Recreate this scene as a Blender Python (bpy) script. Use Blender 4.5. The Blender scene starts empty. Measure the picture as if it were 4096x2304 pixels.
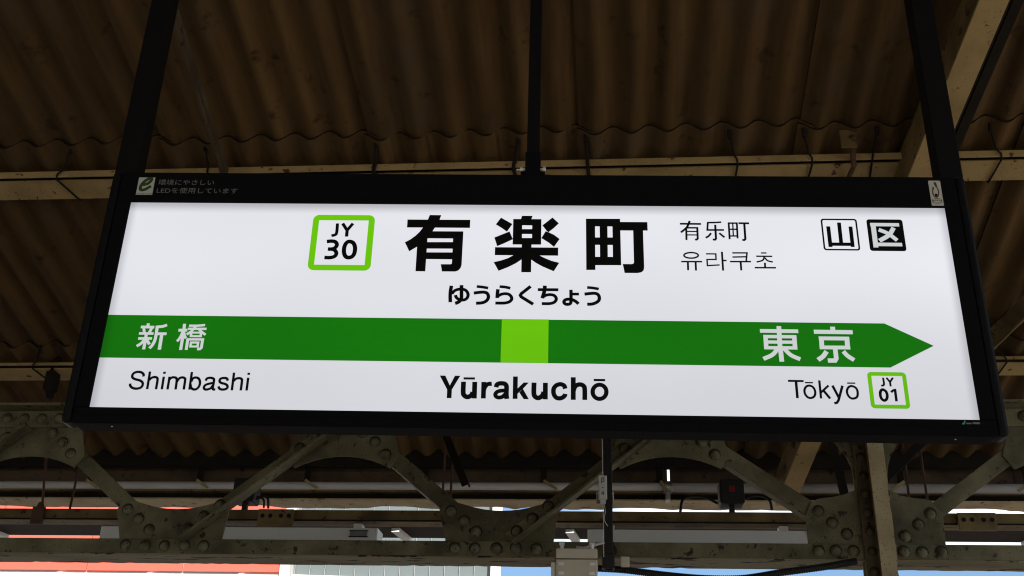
import bpy, bmesh, math, random
from mathutils import Vector, Matrix

random.seed(7)
S = bpy.context.scene
C = S.collection
R = math.radians

# ------------------------------------------------------------------ camera
CAM_Z = 1.55
cam_d = bpy.data.cameras.new('camera')
cam = bpy.data.objects.new('camera', cam_d)
C.objects.link(cam)
S.camera = cam
cam_d.sensor_width = 36.0
cam_d.lens = 4388.7 / 4096 * 36.0
cam_d.clip_start = 0.05
cam_d.clip_end = 4000
PITCH, ROLL, YAW = 0.4473057, 0.0289665, -0.0951286
fw = Vector((math.sin(YAW) * math.cos(PITCH), math.cos(YAW) * math.cos(PITCH), math.sin(PITCH)))
rt = Vector((math.cos(YAW), -math.sin(YAW), 0))
up = rt.cross(fw)
r2 = math.cos(ROLL) * rt + math.sin(ROLL) * up
u2 = -math.sin(ROLL) * rt + math.cos(ROLL) * up
cam.matrix_world = Matrix(((r2.x, u2.x, -fw.x, 0), (r2.y, u2.y, -fw.y, 0), (r2.z, u2.z, -fw.z, CAM_Z), (0, 0, 0, 1)))

# ------------------------------------------------------------------ exposure, world, sun
EXPO = 1.2
S.view_settings.view_transform = 'Standard'
S.view_settings.look = 'None'
S.view_settings.gamma = 1.0
S.view_settings.use_curve_mapping = False
S.view_settings.exposure = EXPO
GAIN = 2.0 ** EXPO
S.render.engine = 'CYCLES'
S.cycles.use_denoising = True
S.cycles.filter_width = 1.15
S.cycles.max_bounces = 10
S.cycles.diffuse_bounces = 6

SUN_EL, SUN_AZ = R(40), R(158)          # azimuth clockwise from +Y (the way the camera looks)
world = bpy.data.worlds.new('World')
S.world = world
world.use_nodes = True
wn = world.node_tree
for n in list(wn.nodes):
    wn.nodes.remove(n)
w_out = wn.nodes.new('ShaderNodeOutputWorld')
w_bg = wn.nodes.new('ShaderNodeBackground')
w_bg.inputs['Strength'].default_value = 0.055
sky = wn.nodes.new('ShaderNodeTexSky')
sky.sky_type = 'NISHITA'
sky.sun_disc = False
sky.sun_elevation = SUN_EL
sky.sun_rotation = SUN_AZ
sky.air_density = 1.0
sky.dust_density = 0.0
sky.ozone_density = 5.0
# broken white cloud
tc = wn.nodes.new('ShaderNodeTexCoord')
mp = wn.nodes.new('ShaderNodeMapping')
mp.inputs['Scale'].default_value = (1.0, 1.0, 2.2)
mp.inputs['Location'].default_value = (1.3, 0.4, 0.05)
mp.inputs['Rotation'].default_value = (0, 0, 0.26)
nz = wn.nodes.new('ShaderNodeTexNoise')
nz.inputs['Scale'].default_value = 2.6
nz.inputs['Detail'].default_value = 6.0
rp = wn.nodes.new('ShaderNodeValToRGB')
rp.color_ramp.elements[0].position = 0.47
rp.color_ramp.elements[1].position = 0.58
mx = wn.nodes.new('ShaderNodeMix')
mx.data_type = 'RGBA'
mx.inputs['B'].default_value = (13.0, 13.2, 13.6, 1)
L = wn.links.new
L(tc.outputs['Generated'], mp.inputs['Vector'])
L(mp.outputs['Vector'], nz.inputs['Vector'])
L(nz.outputs['Fac'], rp.inputs['Fac'])
# the cloud bank has a level base above a clear strip of sky
sp = wn.nodes.new('ShaderNodeSeparateXYZ')
mrz = wn.nodes.new('ShaderNodeMapRange')
mrz.interpolation_type = 'SMOOTHSTEP'
mrz.inputs['From Min'].default_value = 0.196
mrz.inputs['From Max'].default_value = 0.214
mul = wn.nodes.new('ShaderNodeMath')
mul.operation = 'MULTIPLY'
L(tc.outputs['Generated'], sp.inputs[0])
L(sp.outputs['Z'], mrz.inputs['Value'])
L(rp.outputs['Color'], mul.inputs[0])
L(mrz.outputs[0], mul.inputs[1])
L(mul.outputs[0], mx.inputs['Factor'])
L(sky.outputs['Color'], mx.inputs['A'])
L(mx.outputs['Result'], w_bg.inputs['Color'])
L(w_bg.outputs['Background'], w_out.inputs['Surface'])

sun_d = bpy.data.lights.new('sun', 'SUN')
sun_d.energy = 4.0
sun_d.angle = R(0.5)
sun_d.color = (1.0, 0.95, 0.88)
sun = bpy.data.objects.new('sun', sun_d)
C.objects.link(sun)
sdir = Vector((math.sin(SUN_AZ) * math.cos(SUN_EL), math.cos(SUN_AZ) * math.cos(SUN_EL), math.sin(SUN_EL)))
sun.rotation_euler = (-sdir).to_track_quat('-Z', 'Y').to_euler()
sun.location = (0, -20, 30)

# ------------------------------------------------------------------ materials
def _nodes(name):
    m = bpy.data.materials.new(name)
    m.use_nodes = True
    nt = m.node_tree
    return m, nt, nt.nodes['Principled BSDF'], nt.links.new

def ramp(nt, p0, p1, c0=(0, 0, 0, 1), c1=(1, 1, 1, 1)):
    r = nt.nodes.new('ShaderNodeValToRGB')
    r.color_ramp.elements[0].position = p0
    r.color_ramp.elements[1].position = p1
    r.color_ramp.elements[0].color = c0
    r.color_ramp.elements[1].color = c1
    return r

def mixc(nt, fac, a, b):
    x = nt.nodes.new('ShaderNodeMix')
    x.data_type = 'RGBA'
    for sock, v in (('Factor', fac), ('A', a), ('B', b)):
        if hasattr(v, 'is_linked') or hasattr(v, 'links'):
            nt.links.new(v, x.inputs[sock])
        elif isinstance(v, (int, float)):
            x.inputs[sock].default_value = v
        else:
            x.inputs[sock].default_value = (*v, 1)
    return x.outputs['Result']

def noise(nt, vec, scale, detail=4, rough=0.55):
    n = nt.nodes.new('ShaderNodeTexNoise')
    n.inputs['Scale'].default_value = scale
    n.inputs['Detail'].default_value = detail
    n.inputs['Roughness'].default_value = rough
    nt.links.new(vec, n.inputs['Vector'])
    return n.outputs['Fac']

def coords(nt, scale=(1, 1, 1), rand=True):
    t = nt.nodes.new('ShaderNodeTexCoord')
    m = nt.nodes.new('ShaderNodeMapping')
    m.inputs['Scale'].default_value = scale
    nt.links.new(t.outputs['Object'], m.inputs['Vector'])
    if rand:
        oi = nt.nodes.new('ShaderNodeObjectInfo')
        mu = nt.nodes.new('ShaderNodeMath')
        mu.operation = 'MULTIPLY'
        mu.inputs[1].default_value = 37.0
        nt.links.new(oi.outputs['Random'], mu.inputs[0])
        nt.links.new(mu.outputs[0], m.inputs['Location'])
    return m.outputs['Vector']

def painted(name, base, dirt, rust, rough=0.7, dirt_amt=(0.42, 0.68), rust_amt=(0.60, 0.66), spots=True, bump=0.35, scale=1.0, stretch=(1, 1, 1), speck=(0.48, 0.60)):
    """old brushed paint: broad soot, small chips down to rust, lumpy coats"""
    m, nt, p, lk = _nodes(name)
    v = coords(nt, stretch)
    n1 = ramp(nt, *dirt_amt)
    lk(noise(nt, v, 5 * scale, 6), n1.inputs['Fac'])
    c = mixc(nt, n1.outputs['Color'], base, dirt)
    n2 = ramp(nt, *rust_amt)
    lk(noise(nt, v, 21 * scale, 5, 0.62), n2.inputs['Fac'])
    c = mixc(nt, n2.outputs['Color'], c, rust)
    if spots:
        vo = nt.nodes.new('ShaderNodeTexVoronoi')
        vo.inputs['Scale'].default_value = 85 * scale
        lk(v, vo.inputs['Vector'])
        n3 = ramp(nt, 0.10, 0.20, (1, 1, 1, 1), (0, 0, 0, 1))
        lk(vo.outputs['Distance'], n3.inputs['Fac'])
        n4 = ramp(nt, *speck)
        lk(noise(nt, v, 9 * scale, 3), n4.inputs['Fac'])
        mu = nt.nodes.new('ShaderNodeMath'); mu.operation = 'MULTIPLY'
        lk(n3.outputs['Color'], mu.inputs[0]); lk(n4.outputs['Color'], mu.inputs[1])
        c = mixc(nt, mu.outputs[0], c, tuple(x * 0.35 for x in rust))
    lk(c, p.inputs['Base Color'])
    p.inputs['Roughness'].default_value = rough
    p.inputs['Specular IOR Level'].default_value = 0.3
    b = nt.nodes.new('ShaderNodeBump')
    b.inputs['Strength'].default_value = bump
    b.inputs['Distance'].default_value = 0.004
    lk(noise(nt, v, 60 * scale, 4), b.inputs['Height'])
    lk(b.outputs['Normal'], p.inputs['Normal'])
    return m

def plain(name, base, rough=0.5, metallic=0.0, vary=0.15, scale=20, spec=0.4, bump=0.0):
    m, nt, p, lk = _nodes(name)
    v = coords(nt)
    f = noise(nt, v, scale, 4)
    lk(mixc(nt, f, tuple(x * (1 - vary) for x in base), tuple(min(1, x * (1 + vary)) for x in base)), p.inputs['Base Color'])
    p.inputs['Roughness'].default_value = rough
    p.inputs['Metallic'].default_value = metallic
    p.inputs['Specular IOR Level'].default_value = spec
    if bump:
        b = nt.nodes.new('ShaderNodeBump'); b.inputs['Strength'].default_value = bump; b.inputs['Distance'].default_value = 0.003
        lk(noise(nt, v, scale * 3, 3), b.inputs['Height']); lk(b.outputs['Normal'], p.inputs['Normal'])
    return m

def backlit(name, col, vary=0.0):
    """film lit from behind by the lamps inside the sign box; vary = unevenness of those lamps"""
    m, nt, p, lk = _nodes(name)
    p.inputs['Base Color'].default_value = (0.01, 0.01, 0.01, 1)
    p.inputs['Roughness'].default_value = 0.45
    p.inputs['Specular IOR Level'].default_value = 0.25
    e = tuple(x / GAIN for x in col)
    if vary:
        v = coords(nt, (0.8, 1, 1.3), rand=False)
        f = noise(nt, v, 1.6, 1)
        r = ramp(nt, 0.3, 0.7)
        lk(f, r.inputs['Fac'])
        lk(mixc(nt, r.outputs['Color'], tuple(x * (1 - vary) for x in e), tuple(x * (1 + vary) for x in e)), p.inputs['Emission Color'])
        # the lamps sit towards the top of the box and stop short of its rim
        def M2(op, a, b=None):
            n = nt.nodes.new('ShaderNodeMath'); n.operation = op
            for k, q in enumerate((a, b)):
                if q is None: continue
                if isinstance(q, (int, float)): n.inputs[k].default_value = q
                else: lk(q, n.inputs[k])
            return n.outputs[0]
        def soft(val, a, b, lo, hi):
            n = nt.nodes.new('ShaderNodeMapRange'); n.interpolation_type = 'SMOOTHSTEP'
            lk(val, n.inputs['Value'])
            for k, q in zip(('From Min', 'From Max', 'To Min', 'To Max'), (a, b, lo, hi)): n.inputs[k].default_value = q
            return n.outputs[0]
        t = nt.nodes.new('ShaderNodeTexCoord'); sp = nt.nodes.new('ShaderNodeSeparateXYZ')
        lk(t.outputs['Object'], sp.inputs[0])
        rim_z = soft(M2('SUBTRACT', 0.2959, sp.outputs['Z']), 0.0, 0.034, 0.60, 1.0)
        rim_x = soft(M2('SUBTRACT', 1.10, M2('ABSOLUTE', sp.outputs['X'])), 0.0, 0.026, 0.72, 1.0)
        rise = soft(sp.outputs['Z'], -0.30, 0.20, 0.86, 1.07)
        lk(M2('MULTIPLY', M2('MULTIPLY', rim_z, rim_x), rise), p.inputs['Emission Strength'])
    else:
        p.inputs['Emission Color'].default_value = (*e, 1)
    if not vary: p.inputs['Emission Strength'].default_value = 1.0
    return m

M = {}
M['white_lit'] = backlit('lit_white_acrylic', (0.745, 0.745, 0.80), 0.05)
M['white_film'] = backlit('lit_white_film', (0.60, 0.63, 0.63), 0.0)
M['green_lit'] = backlit('lit_dark_green_film', (0.003, 0.160, 0.0), 0.16)
M['lime_lit'] = backlit('lit_lime_film', (0.140, 0.535, 0.0), 0.06)
M['ink'] = plain('black_ink_film', (0.006, 0.006, 0.007), 0.5, vary=0.1, spec=0.15)
M['black'] = plain('black_powder_coat', (0.008, 0.008, 0.0095), 0.7, vary=0.25, scale=60, spec=0.03)
M['black_gloss'] = plain('black_satin_tube', (0.008, 0.008, 0.0095), 0.5, vary=0.25, scale=60, spec=0.12)
M['black_seam'] = plain('black_seam', (0.003, 0.003, 0.003), 0.8, spec=0.1)
M['grey_print'] = plain('grey_print', (0.20, 0.20, 0.20), 0.6)
M['sticker'] = plain('white_sticker_paper', (0.62, 0.60, 0.54), 0.6, vary=0.06)
M['sticker_grey'] = plain('silver_sticker_paper', (0.55, 0.56, 0.54), 0.6, vary=0.06)
M['leaf_ink'] = plain('green_print', (0.035, 0.075, 0.01), 0.6)
M['olive_ink'] = plain('olive_print', (0.07, 0.06, 0.012), 0.6)
M['maker_ink'] = plain('teal_print', (0.06, 0.36, 0.22), 0.6)
M['zinc'] = plain('galvanised_bolt', (0.85, 0.85, 0.80), 0.35, 0.2, 0.1)
M['girder'] = painted('old_pale_green_paint', (0.190, 0.172, 0.097), (0.066, 0.058, 0.033), (0.030, 0.016, 0.009), dirt_amt=(0.36, 0.66), rust_amt=(0.60, 0.65), bump=0.6, speck=(0.38, 0.52))
M['girder_soffit'] = painted('pale_green_paint_flaking_off', (0.2520, 0.2280, 0.1320), (0.1560, 0.1260, 0.0660), (0.0210, 0.0108, 0.0060), rust_amt=(0.575, 0.60), stretch=(0.28, 1, 1))
M['rivet'] = painted('grimy_pale_green_rivet', (0.17, 0.16, 0.10), (0.07, 0.06, 0.036), (0.03, 0.016, 0.009), scale=4)
M['grime_shade'] = plain('black_grime_and_shade', (0.038, 0.032, 0.020), 0.9, vary=0.4, spec=0.1)
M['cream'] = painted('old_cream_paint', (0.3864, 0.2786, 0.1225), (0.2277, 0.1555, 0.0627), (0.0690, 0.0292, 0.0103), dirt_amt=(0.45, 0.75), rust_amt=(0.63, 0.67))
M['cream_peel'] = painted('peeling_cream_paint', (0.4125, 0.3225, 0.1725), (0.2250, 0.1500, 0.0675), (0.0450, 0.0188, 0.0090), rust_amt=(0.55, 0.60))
M['cream_dark'] = painted('sooty_shaded_cream_paint', (0.1950, 0.1375, 0.0550), (0.0780, 0.0500, 0.0193), (0.0520, 0.0250, 0.0110))
M['leg'] = painted('sooty_riveted_leg', (0.105, 0.078, 0.045), (0.05, 0.034, 0.018), (0.03, 0.014, 0.008))
M['post'] = painted('speckled_cream_post', (0.40, 0.325, 0.19), (0.26, 0.20, 0.11), (0.06, 0.03, 0.014), rust_amt=(0.66, 0.70), speck=(0.36, 0.50))
M['eave_cream'] = painted('rust_stained_cream_paint', (0.52, 0.42, 0.25), (0.36, 0.26, 0.14), (0.13, 0.055, 0.02), dirt_amt=(0.45, 0.7), rust_amt=(0.62, 0.66), spots=False)
M['tray'] = plain('dark_brown_tray', (0.028, 0.020, 0.014), 0.8, vary=0.3, spec=0.15)
M['brown'] = painted('brown_weathered_board', (0.0960, 0.0630, 0.0390), (0.0480, 0.0300, 0.0180), (0.0300, 0.0150, 0.0072), spots=False)
M['soot'] = plain('sooty_black_steel', (0.016, 0.013, 0.010), 0.85, vary=0.5, scale=12, spec=0.15)
M['rusty'] = painted('rusty_rod', (0.10, 0.05, 0.03), (0.04, 0.02, 0.012), (0.05, 0.02, 0.01), spots=False)
M['pipe'] = plain('grey_vinyl_pipe', (0.55, 0.54, 0.56), 0.38, vary=0.10, scale=8)
M['steel'] = plain('dull_steel', (0.42, 0.40, 0.37), 0.45, 0.8, 0.2)
M['lamp'] = plain('white_enamel', (0.82, 0.82, 0.81), 0.45, vary=0.05, scale=6)
M['tube'] = plain('fluorescent_tube_glass', (0.80, 0.80, 0.78), 0.25, vary=0.02)
M['box_cream'] = plain('beige_enamel_box', (0.66, 0.60, 0.48), 0.5, vary=0.05, scale=5)
M['tag'] = plain('white_plastic_tag', (0.62, 0.62, 0.60), 0.5, vary=0.04)
M['rubber'] = plain('black_rubber', (0.010, 0.010, 0.010), 0.6, vary=0.2)
M['red_mark'] = plain('red_print', (0.22, 0.010, 0.010), 0.6)
M['red_wall'] = plain('red_cladding', (0.80, 0.115, 0.075), 0.45, vary=0.05, scale=0.4)
M['white_wall'] = plain('white_wall_panel', (0.60, 0.585, 0.55), 0.6, vary=0.05, scale=0.5)
M['glass'] = plain('teal_tinted_pane', (0.115, 0.138, 0.136), 0.35, vary=0.12, scale=0.9, spec=0.5)
M['mullion'] = plain('pale_mullion', (0.27, 0.28, 0.27), 0.5, vary=0.1)
M['concrete'] = plain('platform_concrete', (0.38, 0.33, 0.26), 0.85, vary=0.25, scale=3, bump=0.2)
M['ballast'] = plain('track_ballast', (0.13, 0.11, 0.09), 0.95, vary=0.4, scale=14, bump=0.6)
M['asphalt'] = plain('street', (0.16, 0.155, 0.15), 0.9, vary=0.2, scale=0.5)
M['rail'] = plain('rail_steel', (0.35, 0.30, 0.26), 0.35, 0.9, 0.2)

def slate_mat():
    m, nt, p, lk = _nodes('weathered_corrugated_slate')
    v = coords(nt)
    vs = coords(nt, (9.0, 0.7, 1.0))
    base = (0.1544, 0.0908, 0.0348)
    f1 = ramp(nt, 0.26, 0.76); lk(noise(nt, vs, 2.2, 5), f1.inputs['Fac'])
    c = mixc(nt, f1.outputs['Color'], (0.0598, 0.0351, 0.0143), base)
    f2 = ramp(nt, 0.50, 0.70); lk(noise(nt, v, 3.0, 5), f2.inputs['Fac'])
    c = mixc(nt, f2.outputs['Color'], c, (0.1008, 0.0674, 0.0359))
    f3 = ramp(nt, 0.60, 0.72); lk(noise(nt, v, 9.0, 5, 0.65), f3.inputs['Fac'])
    c = mixc(nt, f3.outputs['Color'], c, (0.0347, 0.0211, 0.0105))
    # pitted weave of the asbestos-cement face
    vo = nt.nodes.new('ShaderNodeTexVoronoi'); vo.inputs['Scale'].default_value = 190
    lk(v, vo.inputs['Vector'])
    f4 = ramp(nt, 0.12, 0.30, (1, 1, 1, 1), (0, 0, 0, 1)); lk(vo.outputs['Distance'], f4.inputs['Fac'])
    mu = nt.nodes.new('ShaderNodeMath'); mu.operation = 'MULTIPLY'; mu.inputs[1].default_value = 0.55
    lk(f4.outputs['Color'], mu.inputs[0])
    c = mixc(nt, mu.outputs[0], c, (0.0252, 0.0164, 0.0084))
    # each sheet weathered a little differently
    oi = nt.nodes.new('ShaderNodeObjectInfo')
    hs = nt.nodes.new('ShaderNodeHueSaturation')
    mr = nt.nodes.new('ShaderNodeMapRange'); mr.inputs['To Min'].default_value = 0.82; mr.inputs['To Max'].default_value = 1.18
    lk(oi.outputs['Random'], mr.inputs['Value']); lk(mr.outputs[0], hs.inputs['Value']); lk(c, hs.inputs['Color'])
    lk(hs.outputs['Color'], p.inputs['Base Color'])
    p.inputs['Roughness'].default_value = 0.92
    p.inputs['Specular IOR Level'].default_value = 0.15
    b = nt.nodes.new('ShaderNodeBump'); b.inputs['Strength'].default_value = 0.3; b.inputs['Distance'].default_value = 0.003
    lk(noise(nt, v, 120, 3), b.inputs['Height']); lk(b.outputs['Normal'], p.inputs['Normal'])
    return m
M['slate'] = slate_mat()

# ------------------------------------------------------------------ mesh helpers
class MB:
    def __init__(self):
        self.v, self.f = [], []
    def add(self, vs, fs):
        o = len(self.v)
        self.v += [tuple(x) for x in vs]
        self.f += [tuple(i + o for i in f) for f in fs]
        return self
    def box(self, x0, x1, y0, y1, z0, z1):
        return self.add([(x0, y0, z0), (x1, y0, z0), (x1, y1, z0), (x0, y1, z0), (x0, y0, z1), (x1, y0, z1), (x1, y1, z1), (x0, y1, z1)],
                        [(0, 3, 2, 1), (4, 5, 6, 7), (0, 1, 5, 4), (1, 2, 6, 5), (2, 3, 7, 6), (3, 0, 4, 7)])
    def prism_y(self, pts, y0, y1):
        """polygon in x,z pushed from y0 (toward the camera) to y1"""
        n = len(pts)
        a = sum(pts[i][0] * pts[(i + 1) % n][1] - pts[(i + 1) % n][0] * pts[i][1] for i in range(n))
        if a < 0:
            pts = pts[::-1]
        vs = [(x, y0, z) for x, z in pts] + [(x, y1, z) for x, z in pts]
        fs = [tuple(range(n)), tuple(range(2 * n - 1, n - 1, -1))]
        fs += [(i, i + n, (i + 1) % n + n, (i + 1) % n) for i in range(n)]
        return self.add(vs, fs)
    def prism_x(self, pts, x0, x1):
        """polygon in y,z pushed along x"""
        n = len(pts)
        vs = [(x0, y, z) for y, z in pts] + [(x1, y, z) for y, z in pts]
        fs = [tuple(range(n)), tuple(range(2 * n - 1, n - 1, -1))]
        fs += [(i, i + n, (i + 1) % n + n, (i + 1) % n) for i in range(n)]
        return self.add(vs, fs)
    def tube(self, pts, r, seg=8, cap=True):
        pts = [Vector(p) for p in pts]
        rings = []
        for i, p in enumerate(pts):
            d = (pts[min(i + 1, len(pts) - 1)] - pts[max(i - 1, 0)]).normalized()
            a = d.cross(Vector((0, 0, 1)))
            if a.length < 1e-3:
                a = d.cross(Vector((0, 1, 0)))
            a.normalize()
            b = d.cross(a)
            rr = r[i] if isinstance(r, (list, tuple)) else r
            rings.append([p + (a * math.cos(t) + b * math.sin(t)) * rr for t in [2 * math.pi * k / seg for k in range(seg)]])
        vs = [v for rg in rings for v in rg]
        fs = []
        for i in range(len(pts) - 1):
            for k in range(seg):
                fs.append((i * seg + k, i * seg + (k + 1) % seg, (i + 1) * seg + (k + 1) % seg, (i + 1) * seg + k))
        if cap:
            fs.append(tuple(range(seg - 1, -1, -1)))
            fs.append(tuple((len(pts) - 1) * seg + k for k in range(seg)))
        return self.add(vs, fs)
    def beam(self, a, b, w, h, upv=(0, 0, 1)):
        """rectangular bar from a to b, w across and h along upv"""
        a, b = Vector(a), Vector(b)
        d = (b - a).normalized()
        s = d.cross(Vector(upv)).normalized()
        u = s.cross(d)
        vs = []
        for p in (a, b):
            for sx, sz in ((-1, -1), (1, -1), (1, 1), (-1, 1)):
                vs.append(p + s * (sx * w / 2) + u * (sz * h / 2))
        return self.add(vs, [(0, 1, 2, 3), (7, 6, 5, 4), (0, 4, 5, 1), (1, 5, 6, 2), (2, 6, 7, 3), (3, 7, 4, 0)])
    def mesh(self, name):
        me = bpy.data.meshes.new(name)
        me.from_pydata(self.v, [], self.f)
        bm = bmesh.new(); bm.from_mesh(me)
        bmesh.ops.recalc_face_normals(bm, faces=bm.faces)
        bm.to_mesh(me); bm.free()
        return me
    def build(self, name, mat, parent=None, bevel=0.0, smooth=False, fix=True):
        if fix:
            me = self.mesh(name)
        else:
            me = bpy.data.meshes.new(name); me.from_pydata(self.v, [], self.f)
        me.materials.append(M[mat] if isinstance(mat, str) else mat)
        if smooth:
            for p in me.polygons: p.use_smooth = True
        o = bpy.data.objects.new(name, me)
        C.objects.link(o)
        if parent: o.parent = parent
        if bevel:
            md = o.modifiers.new('edge', 'BEVEL'); md.width = bevel; md.segments = 2; md.limit_method = 'ANGLE'; md.angle_limit = R(40)
        return o

def tag(o, label=None, cat=None, group=None, kind=None):
    for k, v in (('label', label), ('category', cat), ('group', group), ('kind', kind)):
        if v: o[k] = v
    return o

def thing(name, label, cat, loc=(0, 0, 0), rz=0.0, group=None):
    e = bpy.data.objects.new(name, None)
    e.empty_display_size = 0.1
    C.objects.link(e)
    e.location = loc
    e.rotation_euler = (0, 0, rz)
    return tag(e, label, cat, group)

def copy_part(o, parent, loc):
    c = o.copy(); C.objects.link(c); c.parent = parent; c.location = loc
    return c

def catmull(pts, closed=False, n=6):
    P = [Vector(p) for p in pts]
    out = []
    m = len(P)
    rng = range(m) if closed else range(m - 1)
    for i in rng:
        p0 = P[(i - 1) % m] if closed or i > 0 else P[0] * 2 - P[1]
        p1, p2 = P[i], P[(i + 1) % m]
        p3 = P[(i + 2) % m] if closed or i + 2 < m else P[-1] * 2 - P[-2]
        for k in range(n):
            t = k / n
            out.append(0.5 * ((2 * p1) + (p2 - p0) * t + (2 * p0 - 5 * p1 + 4 * p2 - p3) * t * t + (3 * p1 - p0 - 3 * p2 + p3) * t ** 3))
    if not closed: out.append(P[-1])
    return out

def ribbon(pts, w, closed=False):
    """flat stroke of width w round a 2-D line, mitred at the bends"""
    P = [Vector((p[0], p[1])) for p in pts]
    n = len(P)
    Lf, Rt = [], []
    for i in range(n):
        a = P[i] - P[i - 1] if (i > 0 or closed) else P[1] - P[0]
        b = P[(i + 1) % n] - P[i] if (i < n - 1 or closed) else P[-1] - P[-2]
        a.normalize(); b.normalize()
        na, nb = Vector((-a.y, a.x)), Vector((-b.y, b.x))
        m = (na + nb)
        if m.length < 1e-4: m = na
        m.normalize()
        k = (w / 2) / max(0.45, m.dot(na))
        Lf.append(P[i] + m * k); Rt.append(P[i] - m * k)
    return Lf, Rt

def lettering(name, strokes, mat, parent, depth):
    """strokes in millimetres on the sign face -> one thin printed film"""
    mb = MB()
    for i, e in enumerate(strokes):
        y = depth - 0.00001 * i
        if e[0] == 'P':
            n = len(e[1])
            mb.add([(x / 1000, y, z / 1000) for x, z in e[1]], [tuple(range(n))])
            continue
        w, pts, kind = e
        line = pts if kind == 0 else catmull(pts, kind == 2)
        Lf, Rt = ribbon(line, w, kind == 2)
        n = len(Lf)
        vs = [(p.x / 1000, y, p.y / 1000) for p in Lf] + [(p.x / 1000, y, p.y / 1000) for p in Rt]
        fs = [(k, (k + 1) % n, n + (k + 1) % n, n + k) for k in range(n if kind == 2 else n - 1)]
        mb.add(vs, fs)
    return mb.build(name, mat, parent, fix=False)

def rounded(x0, x1, z0, z1, r, seg=6):
    pts = []
    for cx, cz, a0 in ((x1 - r, z1 - r, 0), (x0 + r, z1 - r, 90), (x0 + r, z0 + r, 180), (x1 - r, z0 + r, 270)):
        for k in range(seg + 1):
            a = R(a0 + 90 * k / seg)
            pts.append((cx + r * math.cos(a), cz + r * math.sin(a)))
    return pts

def flat(name, pts, y, mat, parent):
    return MB().add([(x, y, z) for x, z in pts], [tuple(range(len(pts)))]).build(name, mat, parent, fix=False)

def ring(name, outer, inner, y, mat, parent):
    n = len(outer)
    return MB().add([(x, y, z) for x, z in outer] + [(x, y, z) for x, z in inner], [(k, (k + 1) % n, n + (k + 1) % n, n + k) for k in range(n)]).build(name, mat, parent, fix=False)

def font_text(name, body, size, x, z, y, mat, parent):
    cu = bpy.data.curves.new(name, 'FONT')
    cu.body = body
    cu.size = size
    cu.resolution_u = 3
    t = bpy.data.objects.new(name, cu)
    C.objects.link(t)
    bpy.context.view_layer.update()
    me = bpy.data.meshes.new_from_object(t.evaluated_get(bpy.context.evaluated_depsgraph_get()))
    bpy.data.objects.remove(t)
    me.materials.clear(); me.materials.append(M[mat])
    o = bpy.data.objects.new(name, me)
    C.objects.link(o)
    o.parent = parent
    o.location = (x, y, z)
    o.rotation_euler = (R(90), 0, 0)
    return o

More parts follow.
